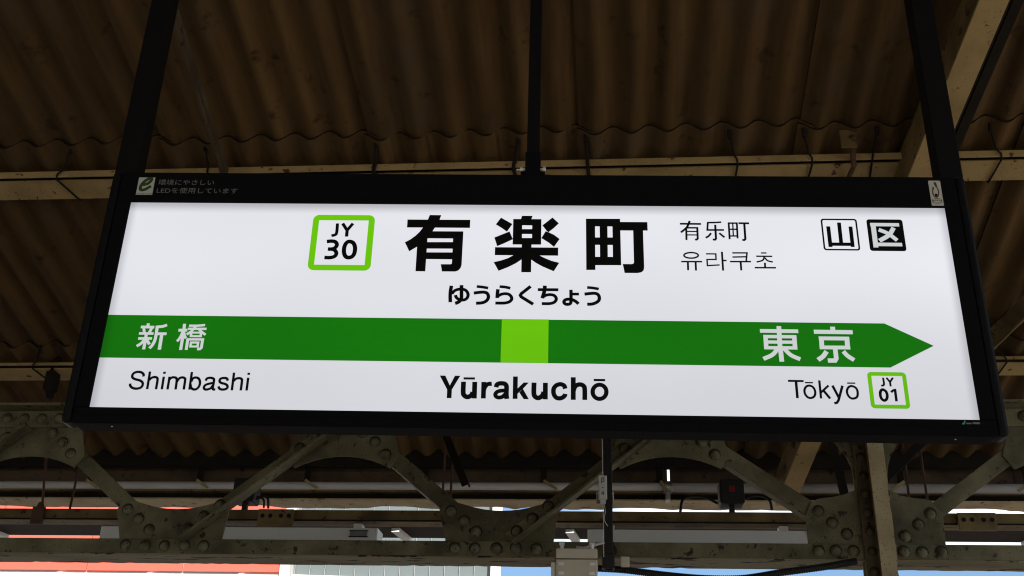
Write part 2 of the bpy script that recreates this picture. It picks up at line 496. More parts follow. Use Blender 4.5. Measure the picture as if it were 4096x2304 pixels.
# art work of the sign in millimetres: P = filled outline, else (stroke width, points, 0 line / 1 curve / 2 closed curve)
LETTERS = {
 'heading': [
  ('P',[(-334.7,248.9),(-165.1,249.4),(-164.7,224.6),(-334.6,224.5)]),
  ('P',[(-275.2,263.4),(-244.2,263.1),(-247.9,249.2),(-259.4,224.2),(-264.8,213.5),(-277.8,190.3),(-290.1,176.1),(-303.8,166.1),(-323.7,152.2),(-337.1,179.1),(-323.3,187.7),(-310.3,199.2),(-299.8,211.3),(-291.8,224.2),(-279.5,249.4)]),
  ('P',[(-303.9,187.2),(-277.1,193.1),(-277.2,93.1),(-303.2,93.3)]),
  ('P',[(-266.0,213.5),(-182.1,213.8),(-182.0,192.0),(-278.5,191.8)]),
  ('P',[(-208.7,193.7),(-182.0,194.0),(-182.2,113.1),(-184.5,103.5),(-190.3,96.5),(-197.6,93.4),(-233.2,93.3),(-237.5,114.6),(-210.9,114.9),(-208.3,117.0),(-208.2,129.4)]),
  ('P',[(-277.2,180.4),(-207.4,181.1),(-207.1,161.2),(-277.7,160.8)]),
  ('P',[(-277.9,149.6),(-207.1,150.0),(-207.4,129.4),(-277.9,129.4)]),
  ('P',[(-82.4,256.8),(-51.2,237.3),(-65.2,213.9),(-80.2,225.4),(-95.8,235.9)]),
  ('P',[(-98.3,195.9),(-58.5,214.7),(-48.7,191.3),(-72.6,178.2),(-90.0,169.9)]),
  ('P',[(56.0,258.4),(73.4,240.6),(60.7,226.7),(45.9,213.3),(40.9,217.3),(29.2,233.9)]),
  ('P',[(38.4,216.5),(45.9,213.3),(60.9,205.4),(75.7,192.9),(61.0,169.2),(46.3,182.1),(26.9,195.3)]),
  ('P',[(-25.9,263.0),(2.7,263.0),(-0.8,251.8),(-29.0,251.5)]),
  ('P',[(-49.3,252.8),(-25.1,253.0),(-24.4,175.5),(-49.0,175.3)]),
  ('P',[(1.9,253.0),(26.4,253.0),(26.6,175.7),(2.1,175.5)]),
  ('P',[(-26.5,252.9),(2.9,253.0),(3.0,233.7),(-25.7,233.7)]),
  ('P',[(-25.8,222.1),(2.8,222.3),(2.6,207.3),(-25.5,207.2)]),
  ('P',[(-25.9,195.2),(2.7,195.3),(2.8,175.4),(-25.4,175.4)]),
  ('P',[(-24.8,177.2),(1.2,177.5),(1.5,93.4),(-24.2,93.1)]),
  ('P',[(-95.6,166.7),(72.1,167.2),(72.1,143.0),(-95.5,143.0)]),
  ('P',[(-45.7,143.5),(-21.1,146.6),(-25.0,130.2),(-38.9,119.4),(-58.3,108.2),(-83.9,96.6),(-97.8,122.0),(-77.3,127.7),(-60.2,134.4)]),
  ('P',[(23.1,143.1),(37.0,135.4),(55.5,127.3),(75.2,122.0),(61.0,96.7),(31.2,110.5),(15.1,120.0),(1.4,130.4),(-1.3,146.8)]),
  ('P',[(145.7,255.4),(170.1,255.6),(170.0,101.9),(146.2,101.6)]),
  ('P',[(169.2,255.6),(237.1,255.8),(237.0,232.3),(169.7,232.1)]),
  ('P',[(182.3,233.6),(203.0,233.8),(203.0,140.0),(182.5,139.8)]),
  ('P',[(216.3,255.6),(237.1,255.8),(237.7,116.3),(216.3,116.3)]),
  ('P',[(169.4,198.6),(217.0,198.9),(216.7,176.2),(169.3,176.2)]),
  ('P',[(169.7,140.6),(217.1,140.8),(217.0,116.3),(169.6,115.8)]),
  ('P',[(235.7,246.2),(309.6,246.4),(309.8,220.6),(235.9,220.2)]),
  ('P',[(271.2,221.7),(297.4,221.9),(297.8,110.7),(296.0,101.8),(290.3,96.3),(280.0,93.9),(246.3,93.8),(241.9,120.1),(265.3,120.0),(269.6,121.4),(271.3,125.5)]),
 ],
 'kana': [
  (9.6,[(-206.0,51.8),(-207.8,34.5),(-207.7,20.3),(-206.5,4.2)],1),
  (8.6,[(-204.0,28.4),(-196.3,38.0),(-185.2,42.0),(-175.7,42.1),(-166.9,37.9),(-161.8,29.3),(-161.8,20.8),(-165.9,14.1),(-172.6,11.2),(-180.3,11.1),(-188.3,14.8),(-192.8,20.4),(-194.1,25.2)],1),
  (9.8,[(-179.7,54.0),(-178.8,33.0),(-178.4,15.9),(-181.9,8.2),(-186.9,3.9),(-194.0,1.0)],1),
  (8.0,[(-139.6,50.4),(-124.2,48.8),(-109.6,46.1)],1),
  (9.1,[(-146.6,31.2),(-131.4,33.5),(-120.2,34.1),(-112.3,31.3),(-108.2,23.3),(-109.2,14.8),(-114.9,7.6),(-125.0,3.4),(-139.6,2.1)],1),
  (8.2,[(-79.8,50.6),(-65.5,49.5),(-51.7,46.3)],1),
  (9.5,[(-83.9,43.1),(-84.9,30.2),(-85.2,17.4)],1),
  (8.6,[(-83.7,23.1),(-73.5,28.9),(-62.4,30.3),(-53.7,27.7),(-48.0,20.2),(-48.2,12.6),(-54.9,6.4),(-67.6,3.4),(-89.5,3.2)],1),
  (9.1,[(1.2,52.3),(-22.8,30.9),(-25.0,26.1),(-22.6,21.7),(8.8,1.0)],0),
  (8.6,[(20.1,43.0),(73.6,43.2)],0),
  (10.2,[(38.5,54.7),(36.9,37.3),(32.0,18.1)],1),
  (8.6,[(34.5,23.0),(42.6,27.4),(52.9,28.9),(62.3,26.7),(67.9,19.6),(67.1,12.1),(60.8,5.9),(49.7,3.2),(30.9,3.0)],1),
  (8.9,[(106.2,43.6),(106.4,26.7),(106.4,10.6),(104.3,4.0),(98.3,1.6),(91.5,2.9),(88.1,8.5),(91.5,14.2),(98.3,16.2),(107.7,15.8),(117.9,10.8),(126.0,3.3)],1),
  (8.0,[(107.6,31.2),(127.1,31.4)],0),
  (8.0,[(148.3,50.7),(163.3,49.4),(178.5,46.5)],1),
  (9.0,[(141.4,31.4),(156.4,33.4),(168.4,34.0),(176.0,30.8),(179.6,22.8),(178.5,14.3),(171.6,7.6),(160.5,3.3),(148.2,2.5)],1),
 ],
 'band_white': [
  (7.9,[(-989.8,-65.6),(-989.5,-73.5)],0),
  (7.5,[(-1007.7,-75.8),(-972.3,-76.1)],0),
  (7.0,[(-999.4,-78.8),(-995.9,-91.3)],0),
  (7.6,[(-978.6,-78.5),(-982.5,-91.1)],0),
  (7.0,[(-1009.3,-94.1),(-971.2,-94.0)],0),
  (7.3,[(-1009.0,-108.2),(-972.9,-107.9)],0),
  (8.1,[(-989.8,-96.8),(-989.4,-111.6),(-989.5,-138.5)],0),
  (7.6,[(-991.3,-110.7),(-998.8,-121.9),(-1009.1,-129.8)],1),
  (7.5,[(-985.9,-111.6),(-976.8,-124.4)],0),
  (7.7,[(-939.8,-69.4),(-950.0,-73.5),(-961.9,-75.0),(-967.9,-75.6)],1),
  (8.0,[(-965.0,-71.8),(-964.0,-90.9),(-964.4,-111.3),(-968.8,-126.1),(-975.0,-135.3)],1),
  (7.7,[(-963.8,-94.6),(-937.0,-94.3)],0),
  (8.7,[(-949.2,-96.3),(-948.6,-138.7)],0),
  (8.0,[(-894.5,-65.6),(-893.4,-83.5),(-893.3,-138.7)],0),
  (8.0,[(-907.6,-83.7),(-884.3,-83.6)],0),
  (7.2,[(-895.1,-86.3),(-899.4,-103.1),(-906.0,-115.1)],1),
  (6.7,[(-892.5,-89.1),(-888.0,-101.1),(-884.1,-106.6)],1),
  (6.3,[(-840.3,-68.4),(-859.5,-70.5),(-881.8,-70.8)],1),
  (6.4,[(-883.6,-79.5),(-834.9,-79.1)],0),
  (6.8,[(-863.7,-71.0),(-872.0,-85.1),(-884.2,-95.5)],1),
  (6.5,[(-855.6,-79.3),(-845.5,-88.5),(-835.0,-95.8)],1),
  (5.1,[(-872.9,-90.2),(-847.9,-89.9)],0),
  (6.5,[(-873.4,-89.8),(-872.0,-102.7)],0),
  (6.0,[(-848.0,-89.4),(-846.5,-102.4)],0),
  (5.6,[(-875.2,-100.2),(-844.2,-100.0)],0),
  (6.3,[(-882.0,-109.3),(-836.5,-108.9)],0),
  (7.6,[(-879.1,-108.3),(-878.7,-138.5)],0),
  (7.2,[(-840.5,-107.8),(-840.3,-131.7),(-843.6,-135.4),(-850.9,-135.5)],0),
  (5.6,[(-872.1,-117.9),(-847.6,-117.6)],0),
  (6.2,[(-869.3,-116.5),(-869.1,-131.2)],0),
  (6.2,[(-851.2,-116.3),(-850.3,-131.0)],0),
  (5.5,[(-872.1,-129.0),(-847.7,-128.6)],0),
  (10.2,[(586.0,-66.8),(682.4,-66.7)],0),
  (11.7,[(634.6,-53.2),(633.2,-99.1),(634.6,-150.2)],0),
  (9.0,[(593.6,-82.3),(676.0,-82.0)],0),
  (11.1,[(599.0,-77.8),(598.5,-117.1)],0),
  (11.3,[(671.0,-77.9),(670.5,-117.0)],0),
  (8.7,[(602.2,-97.3),(666.6,-97.0)],0),
  (8.9,[(593.7,-113.0),(676.3,-112.5)],0),
  (10.7,[(628.0,-113.6),(612.9,-131.6),(589.2,-143.5)],1),
  (10.7,[(641.8,-113.5),(658.6,-132.1),(680.9,-143.3)],1),
  (12.2,[(769.8,-53.0),(769.7,-63.7)],0),
  (11.3,[(721.5,-67.5),(818.9,-67.6)],0),
  (10.3,[(732.1,-85.5),(807.3,-85.3)],0),
  (11.8,[(738.7,-80.4),(737.7,-115.0)],0),
  (12.1,[(802.7,-80.4),(801.6,-114.9)],0),
  (10.2,[(732.6,-110.3),(808.3,-109.8)],0),
  (11.5,[(770.4,-112.9),(770.5,-139.4),(766.7,-145.5),(749.0,-145.7)],0),
  (11.7,[(748.3,-120.9),(738.4,-134.3),(724.8,-144.4)],1),
  (11.2,[(789.9,-120.4),(799.3,-132.4),(814.3,-143.7)],1),
 ],
 'shimbashi': [
  (6.2,[(-976.6,-212.8),(-978.5,-206.0),(-985.1,-201.3),(-994.4,-200.4),(-1003.0,-203.6),(-1006.3,-210.5),(-1003.9,-216.6),(-996.0,-220.6),(-985.2,-223.2),(-977.1,-228.5),(-975.2,-236.0),(-979.2,-242.8),(-990.3,-245.7),(-1001.1,-243.1),(-1006.6,-237.8),(-1007.6,-232.1)],1),
  (6.0,[(-962.5,-198.9),(-961.7,-246.6)],0),
  (6.1,[(-961.0,-222.1),(-955.3,-215.9),(-947.9,-213.8),(-941.7,-215.7),(-939.3,-222.5),(-939.1,-246.6)],1),
  (6.3,[(-924.8,-198.9),(-924.7,-204.9)],0),
  (6.0,[(-924.7,-212.3),(-924.2,-246.6)],0),
  (6.0,[(-909.9,-212.1),(-909.6,-246.7)],0),
  (6.1,[(-909.7,-220.7),(-903.6,-214.5),(-896.6,-214.1),(-891.7,-216.4),(-889.8,-223.9),(-889.0,-246.5)],1),
  (6.1,[(-889.0,-225.2),(-883.9,-216.3),(-876.5,-213.8),(-869.6,-216.7),(-868.5,-223.5),(-868.2,-246.3)],1),
  (6.0,[(-854.6,-198.7),(-853.6,-246.4)],0),
  (6.1,[(-852.2,-224.7),(-849.6,-216.5),(-842.9,-213.6),(-834.7,-216.2),(-829.8,-225.7),(-830.3,-236.6),(-835.6,-244.1),(-843.1,-245.6),(-850.3,-240.9),(-852.8,-232.8)],1),
  (6.1,[(-815.7,-222.1),(-813.4,-215.9),(-805.3,-213.8),(-797.3,-215.7),(-794.6,-221.1),(-795.0,-240.1),(-793.0,-244.8),(-787.9,-245.0)],1),
  (6.1,[(-795.0,-227.3),(-804.3,-229.4),(-814.1,-233.0),(-817.7,-239.1),(-815.0,-244.5),(-808.4,-245.3),(-800.0,-241.6),(-796.1,-234.7)],1),
  (6.1,[(-759.4,-221.3),(-762.5,-215.2),(-770.4,-213.7),(-778.5,-216.1),(-780.2,-222.3),(-775.7,-227.0),(-764.2,-230.2),(-758.4,-234.9),(-758.8,-241.6),(-767.3,-244.9),(-776.6,-243.2),(-781.4,-236.6)],1),
  (6.0,[(-746.3,-198.9),(-745.5,-246.8)],0),
  (6.1,[(-744.5,-221.8),(-739.2,-215.6),(-731.1,-213.7),(-724.9,-216.1),(-723.1,-222.1),(-722.8,-246.7)],1),
  (6.2,[(-708.2,-198.8),(-708.4,-204.6)],0),
  (6.0,[(-708.3,-212.1),(-708.0,-246.7)],0),
 ],
 'yurakucho': [
  ('P',[(-222.9,-199.4),(-208.8,-199.4),(-196.2,-225.4),(-184.5,-199.3),(-170.9,-199.2),(-190.4,-236.5),(-190.3,-259.2),(-202.1,-259.4),(-202.4,-236.7)]),
  (5.4,[(-162.4,-206.3),(-133.9,-206.1)],0),
  (11.3,[(-162.2,-214.9),(-161.8,-242.6),(-159.3,-250.9),(-152.1,-255.4),(-145.2,-253.9),(-139.7,-248.7),(-137.8,-242.2)],1),
  (11.3,[(-133.9,-215.0),(-133.4,-259.3)],0),
  (11.0,[(-111.3,-214.9),(-110.8,-258.9)],0),
  (10.4,[(-110.4,-238.1),(-108.5,-229.8),(-101.8,-221.3),(-91.0,-219.5)],1),
  (11.0,[(-79.7,-228.9),(-78.2,-222.1),(-73.0,-218.8),(-66.0,-218.2),(-58.1,-219.7),(-54.0,-226.2),(-53.8,-241.0),(-53.6,-248.4),(-52.2,-259.3)],1),
  (9.5,[(-55.9,-236.9),(-68.9,-238.0),(-77.5,-241.4),(-81.3,-247.9),(-78.4,-253.8),(-71.9,-255.9),(-63.2,-253.6),(-56.4,-246.6)],1),
  (10.9,[(-32.2,-199.3),(-31.7,-258.9)],0),
  ('P',[(-11.2,-215.1),(1.6,-215.1),(-12.7,-231.9),(-26.8,-246.2),(-27.2,-232.3)]),
  ('P',[(-21.7,-241.5),(-12.7,-231.9),(2.6,-259.1),(-10.2,-259.3)]),
  (11.3,[(14.7,-215.0),(14.7,-241.9),(17.1,-251.0),(24.1,-255.5),(31.0,-253.6),(36.6,-248.0),(39.5,-239.6)],1),
  (11.2,[(43.1,-215.0),(43.4,-259.1)],0),
  (10.6,[(92.9,-230.3),(90.3,-222.7),(84.6,-219.1),(78.5,-218.5),(69.8,-222.1),(64.0,-231.0),(64.2,-243.9),(70.1,-253.5),(78.8,-255.8),(86.6,-253.2),(91.7,-248.1),(92.7,-243.5)],1),
  (11.2,[(112.7,-199.3),(112.8,-259.3)],0),
  (10.9,[(113.4,-234.9),(116.9,-224.6),(123.8,-219.4),(131.7,-218.6),(138.6,-222.5),(141.2,-230.8),(141.3,-259.1)],1),
  (10.0,[(195.0,-236.9),(193.6,-244.1),(189.9,-250.2),(184.3,-254.3),(177.8,-255.8),(171.4,-254.5),(165.9,-250.6),(162.2,-244.6),(161.0,-237.4),(162.3,-230.2),(166.0,-224.1),(171.6,-219.9),(178.1,-218.4),(184.7,-219.7),(190.1,-223.7),(193.8,-229.8)],2),
  (5.6,[(163.8,-206.0),(192.3,-205.9)],0),
 ],
 'tokyo': [
  (4.9,[(645.6,-201.3),(684.2,-201.4)],0),
  (6.0,[(665.2,-202.7),(665.1,-246.6)],0),
  (3.3,[(686.9,-205.4),(706.8,-205.4)],0),
  (5.2,[(698.0,-213.3),(705.0,-216.5),(709.2,-224.2),(709.6,-234.0),(705.7,-242.1),(697.8,-245.7),(690.4,-243.6),(685.0,-236.0),(683.9,-226.2),(687.3,-218.0),(692.2,-214.2)],2),
  (5.2,[(722.8,-199.0),(722.7,-246.6)],0),
  (4.9,[(744.3,-212.1),(723.4,-231.3)],0),
  (5.7,[(730.7,-225.9),(745.0,-246.6)],0),
  (5.9,[(753.8,-212.1),(766.5,-244.1)],0),
  (5.7,[(778.3,-212.2),(764.7,-251.0),(760.3,-257.1),(753.7,-258.6)],0),
  (3.3,[(790.6,-205.2),(810.6,-205.1)],0),
  (5.2,[(801.2,-213.0),(808.5,-215.8),(813.1,-222.7),(813.4,-233.3),(810.2,-241.8),(801.5,-245.6),(794.2,-243.7),(788.9,-236.0),(787.8,-226.3),(791.2,-218.1),(796.2,-213.9)],2),
 ],
 'jy30': [
  (8.1,[(-523.7,235.2),(-523.2,209.0),(-525.9,200.8),(-536.5,197.2)],1),
  (8.5,[(-509.7,235.3),(-495.6,214.1),(-495.4,194.9)],0),
  (8.4,[(-481.5,235.5),(-495.6,214.1)],0),
  (10.3,[(-547.2,179.4),(-535.5,180.9),(-524.4,178.7),(-519.0,170.1),(-522.7,161.3),(-530.8,157.2),(-542.2,156.7)],1),
  (10.2,[(-535.6,157.1),(-524.5,154.5),(-518.1,145.1),(-521.4,135.7),(-533.0,131.3),(-549.0,131.4)],1),
  (10.9,[(-486.4,180.2),(-475.8,176.0),(-469.8,163.2),(-469.6,147.0),(-474.0,136.2),(-483.2,131.8),(-492.6,135.3),(-498.0,148.0),(-498.3,164.2),(-493.9,175.8)],2),
 ],
 'jy01': [
  (4.4,[(880.3,-189.5),(880.8,-204.4),(879.1,-209.4),(873.2,-210.9)],1),
  (4.4,[(888.5,-189.5),(896.0,-200.9),(896.3,-212.5)],0),
  (4.3,[(904.5,-189.3),(896.0,-200.9)],0),
  (6.2,[(876.9,-221.2),(882.8,-225.6),(885.0,-233.7),(883.8,-242.6),(879.7,-248.3),(874.7,-249.2),(870.0,-244.5),(868.3,-236.4),(869.4,-227.4),(873.0,-222.1)],2),
  (5.7,[(905.8,-218.8),(905.7,-251.4)],0),
  (4.9,[(907.6,-220.8),(900.5,-223.3),(895.4,-227.9)],1),
 ],
 'yama': [
  (10.4,[(787.2,237.9),(787.5,175.9)],0),
  (10.2,[(816.7,249.7),(816.3,186.1)],0),
  (10.1,[(845.7,237.8),(845.2,176.4)],0),
  (9.9,[(787.3,184.4),(845.9,184.4)],0),
 ],
 'ku_white': [
  (10.6,[(897.9,244.3),(973.8,244.0)],0),
  (13.5,[(905.6,249.3),(905.4,175.6)],0),
  (11.0,[(908.5,184.9),(974.4,184.7)],0),
  (12.3,[(958.5,235.1),(943.1,212.8),(916.8,195.7)],1),
  (11.5,[(918.7,228.9),(941.6,217.4),(962.9,197.3)],1),
 ],
 'foreign': [
  (5.0,[(396.1,242.2),(452.1,242.1)],0),
  (5.2,[(422.5,251.1),(414.1,231.8),(397.7,215.9)],1),
  (4.8,[(412.3,229.3),(411.5,193.0)],0),
  (4.4,[(412.4,230.2),(443.4,230.2)],0),
  (4.9,[(441.6,232.1),(441.3,197.6),(438.2,194.5),(434.0,195.1)],0),
  (3.4,[(413.0,219.1),(441.0,219.1)],0),
  (3.4,[(413.1,208.6),(441.0,208.6)],0),
  (4.4,[(506.1,248.1),(491.5,246.8),(468.8,246.2)],0),
  (4.4,[(470.5,247.8),(467.6,222.4)],0),
  (4.7,[(465.5,223.9),(511.8,224.3)],0),
  (5.1,[(489.5,239.9),(489.4,198.0),(486.5,194.6),(480.7,195.5)],0),
  (4.8,[(477.4,214.5),(469.9,205.2),(462.1,200.2)],1),
  (4.9,[(498.9,214.7),(512.1,201.9)],0),
  (4.6,[(525.5,247.1),(525.2,196.5)],0),
  (4.3,[(523.8,245.2),(548.6,245.4)],0),
  (4.6,[(547.1,247.3),(546.3,199.2)],0),
  (3.3,[(536.2,245.3),(535.5,207.0)],0),
  (3.9,[(525.4,226.6),(547.4,226.6)],0),
  (3.9,[(525.8,206.3),(546.2,206.5)],0),
  (5.0,[(551.3,245.2),(579.6,245.1)],0),
  (5.3,[(566.7,245.6),(566.5,197.5),(563.6,194.5),(558.3,195.0)],0),
  (3.6,[(440.3,147.7),(438.8,144.6),(434.6,141.9),(428.5,140.0),(421.3,139.3),(414.2,139.9),(408.2,141.6),(404.3,144.2),(403.0,147.3),(404.5,150.5),(408.7,153.2),(414.8,155.1),(422.0,155.8),(429.2,155.2),(435.1,153.5),(439.1,150.8)],2),
  (3.6,[(394.8,128.8),(449.6,129.2)],0),
  (4.1,[(412.3,128.8),(412.0,103.7)],0),
  (4.1,[(432.5,129.0),(432.4,102.9)],0),
  (3.2,[(460.8,152.4),(486.4,152.4),(486.1,136.1),(462.6,135.7),(462.8,117.7),(494.7,120.0)],0),
  (4.1,[(502.7,159.0),(502.8,103.4)],0),
  (3.4,[(502.4,133.3),(513.5,133.2)],0),
  (3.4,[(529.7,155.9),(568.1,156.2),(564.3,130.9)],0),
  (3.4,[(529.3,143.5),(565.7,144.8)],0),
  (3.6,[(522.1,130.1),(577.0,130.5)],0),
  (4.1,[(549.9,130.2),(549.9,104.5)],0),
  (3.1,[(604.2,156.3),(619.1,156.5)],0),
  (3.4,[(591.5,146.6),(633.2,146.6)],0),
  (3.4,[(613.1,147.0),(607.5,135.0),(591.2,129.4)],1),
  (3.4,[(613.8,142.2),(620.1,133.9),(633.5,129.8)],1),
  (4.0,[(612.8,127.8),(612.2,113.5)],0),
  (3.6,[(585.3,112.9),(640.5,113.2)],0),
 ],
 'leaf_e': [
  (8.8,[(-1075.1,349.2),(-1061.3,354.0),(-1053.4,365.3),(-1055.6,370.3),(-1065.1,367.1),(-1076.1,354.8),(-1080.3,341.7),(-1077.3,333.3),(-1067.7,334.3),(-1058.9,340.0),(-1051.3,345.6)],1),
 ],
 'sticker_loop': [
  (3.2,[(1077.7,356.3),(1074.5,347.6),(1073.8,338.9),(1076.2,330.2),(1081.5,326.9),(1086.6,331.3),(1089.1,340.9),(1088.6,351.5),(1085.7,360.2),(1082.8,371.9)],1),
  (6.3,[(1082.7,373.3),(1083.5,368.0),(1085.7,360.2)],1),
  (4.6,[(1077.3,358.2),(1075.9,352.4)],0),
 ],
 'sticker_marks': [
  (3.8,[(1082.4,338.0),(1080.8,329.1)],0),
  (6.8,[(1082.2,336.8),(1081.0,330.3)],0),
  (1.4,[(1075.1,322.7),(1089.1,322.8)],0),
  (3.5,[(1068.7,317.5),(1072.8,317.5)],0),
  (2.9,[(1075.2,317.5),(1078.1,317.6)],0),
  (3.5,[(1080.6,317.6),(1083.8,317.6)],0),
  (3.3,[(1085.9,317.6),(1088.9,317.7)],0),
  (3.7,[(1091.2,317.7),(1094.9,317.7)],0),
  (1.7,[(1068.9,313.4),(1073.9,313.4)],0),
  (1.4,[(1089.8,313.3),(1095.1,313.3)],0),
  (1.2,[(1068.8,309.3),(1094.2,309.5)],0),
  (0.8,[(1074.9,306.3),(1089.6,306.4)],0),
 ],
 'maker_green': [
  (3.8,[(1063.2,-300.2),(1060.7,-304.2),(1059.4,-307.1),(1055.0,-308.6)],1),
 ],
 'maker_grey': [
  (3.6,[(1064.9,-307.0),(1077.7,-307.1)],0),
  (4.9,[(1080.2,-305.8),(1097.2,-306.2)],0),
 ],
}
# ------------------------------------------------------------------ large structure: ground, platform, tracks
tag(MB().box(-400, 400, -300, 700, -6.2, -6.0).build('ground', 'asphalt'), kind='structure')
tag(MB().box(-60, 60, -22, 22, -1.45, -1.25).build('viaduct_deck', 'ballast'), kind='structure')
tag(MB().box(-60, 60, -7.2, 5.6, -1.24, 0.0).build('platform', 'concrete'), kind='structure')
for y0 in (6.6, 7.68, -8.5, -9.58):
    tag(MB().box(-60, 60, y0 - 0.035, y0 + 0.035, -1.24, -1.08).build('rail', 'rail'), kind='structure')

# ------------------------------------------------------------------ far buildings
def red_building():
    t = thing('shop_building', 'red clad shop building with white lower wall beyond the tracks', 'building', (-27.5, 30, -6))
    MB().box(-24.0, 18.48, 0, 14, 0, 19.0).build('wall', 'white_wall', t)
    z = 13.385
    x = 18.45
    base = None
    pw = 2.745
    for row in range(2):
        xr = x
        for k in range(14):
            b = MB().box(-pw / 2, pw / 2, -0.06, 0.0, 0, 1.40)
            if base is None:
                base = b.build('cladding_panel', 'red_wall', t, bevel=0.01)
                o = base
            else:
                o = copy_part(base, t, (0, 0, 0))
            o.location = (xr - pw / 2, -0.001, z + row * 1.425)
            xr -= pw + 0.022
    # white returns and ribs of the wall below the red band
    for k in range(16):
        xx = 17.4 - k * 2.6
        MB().box(xx - 0.09, xx + 0.09, -0.14, -0.001, 7.0, 13.33).build('pilaster', 'white_wall', t, bevel=0.02)
    MB().box(18.49, 18.78, -0.25, 13, 0, 19.3).build('corner_post', 'white_wall', t, bevel=0.02)
    return t
red_building()

def glass_building():
    t = thing('office_building', 'grey teal glazed office building with pale mullions beyond the tracks', 'building', (-5.87, 30.3, -6), R(6.2))
    MB().box(-2.84, 2.58, 0.25, 14, 0, 19.2).build('wall', 'mullion', t)
    MB().box(2.59, 2.88, -0.15, 13.9, 0, 19.4).build('corner_post', 'white_wall', t, bevel=0.02)
    MB().box(-2.86, 2.62, -0.10, 0.24, 12.9, 13.33).build('ledge', 'white_wall', t, bevel=0.02)
    pane = None
    for r in range(4):
        for k in range(13):
            x = -2.80 + k * 0.413
            z = 13.36 + r * 1.42
            if pane is None:
                pane = MB().box(0, 0.392, 0, 0.05, 0, 1.38).build('pane', 'glass', t)
                o = pane
            else:
                o = copy_part(pane, t, (0, 0, 0))
            o.location = (x, random.uniform(0.165, 0.175), z)
    for k in range(14):
        MB().box(-0.009, 0.009, 0.10, 0.16, 13.34, 19.0).build('mullion', 'mullion', t).location = (-2.8105 + k * 0.413, 0, 0)
    return t
glass_building()

# ------------------------------------------------------------------ roof
SL = math.tan(R(14.0))
def roof_z(y):
    return 3.7806 - SL * (y - 3.3589)

PITCHW, AMP, TH = 0.130, 0.0195, 0.0080
def sheet_mesh(length, waves=6.5, name='roof_sheet'):
    nx = int(waves * 10)
    w = waves * PITCHW
    prof = [(k * w / nx, AMP * math.sin(2 * math.pi * (k * w / nx) / PITCHW + math.pi / 2)) for k in range(nx + 1)]
    mb = MB()
    vs = []
    for y in (0.0, length):
        for off in (0.0, TH):
            vs += [(x, y, z + off) for x, z in prof]
    n = nx + 1
    fs = []
    for k in range(nx):
        fs.append((k, k + 1, 2 * n + k + 1, 2 * n + k))              # underside
        fs.append((n + k, 3 * n + k, 3 * n + k + 1, n + k + 1))      # top
        fs.append((k, n + k, n + k + 1, k + 1))                      # upper end
        fs.append((2 * n + k, 2 * n + k + 1, 3 * n + k + 1, 3 * n + k))
    fs.append((0, 2 * n, 3 * n, n)); fs.append((nx, n + nx, 3 * n + nx, 2 * n + nx))
    mb.add(vs, fs)
    me = mb.mesh(name)
    me.materials.append(M['slate']); me.materials.append(M['soot'])
    for p in me.polygons:
        if p.normal.y < -0.9 or abs(p.normal.x) > 0.97: p.material_index = 1
    for p in me.polygons: p.use_smooth = abs(p.normal.y) < 0.5
    me.set_sharp_from_angle(angle=R(50)) if hasattr(me, 'set_sharp_from_angle') else None
    return me

roof = thing('corrugated_roof', 'sooty brown corrugated slate roof over the station platform', 'roof', (0, 3.36, 3.78))
rows = [(2.125, 3.36 + 0.15), (3.345, 4.585 + 0.14), (4.575, 5.549)]
cosr = math.cos(R(14))
for ri, (ya, yb) in enumerate(rows):
    me = sheet_mesh((yb - ya) / cosr)
    for k in range(-4, 5):
        x = -1.642 + 0.788 * k + (0.785 * 1 if False else 0)
        o = bpy.data.objects.new('roof_sheet', me)
        C.objects.link(o)
        o.parent = roof
        tilt = 0.014 / ((yb - ya))
        o.location = (x - 0.03 + random.uniform(-0.004, 0.004), ya - 3.36 + random.uniform(-0.006, 0.006), roof_z(ya) - 3.78 + random.uniform(-0.002, 0.002))
        o.rotation_euler = (-R(14) + tilt, R(-1.25) + random.uniform(-0.002, 0.002), random.uniform(-0.003, 0.003))
# the rest of the roof, over and behind the camera, to the ridge and down the other side
far = MB()  # unseen roof; extent set for the light, cut short on the right
def wavy(y0, z0, y1, z1, xa, xb):
    n = int((xb - xa) / PITCHW * 6)
    vs = []
    for (y, z) in ((y0, z0), (y1, z1)):
        vs += [(xa + (xb - xa) * k / n, y - 3.36, z - 3.78 + AMP * math.sin(2 * math.pi * k / 6)) for k in range(n + 1)]
    far.add(vs, [(k, k + 1, n + 2 + k, n + 1 + k) for k in range(n)])
wavy(2.20, roof_z(2.20) + 0.012, 0.3, roof_z(0.3), -9, 6.5)
for xa, xb in ((-45, -9),):
    far.add([(xa, 2.2, roof_z(5.52) - 3.78), (xb, 2.2, roof_z(5.52) - 3.78), (xb, -3.06, roof_z(0.3) - 3.78), (xa, -3.06, roof_z(0.3) - 3.78), (xa, -10.66, roof_z(0.3) - 0.8 - 3.78), (xb, -10.66, roof_z(0.3) - 0.8 - 3.78)], [(0, 1, 2, 3), (3, 2, 5, 4)])
wavy(0.3, roof_z(0.3), -7.3, roof_z(0.3) - 0.8, -9, 6.5)
for xa, xb in ((-9, -4.85), (5.45, 6.5)):
    wavy(5.52, roof_z(5.52), 2.16, roof_z(2.16) + 0.012, xa, xb)
tag(far.build('roof_covering', 'slate', roof, fix=False), kind='stuff')

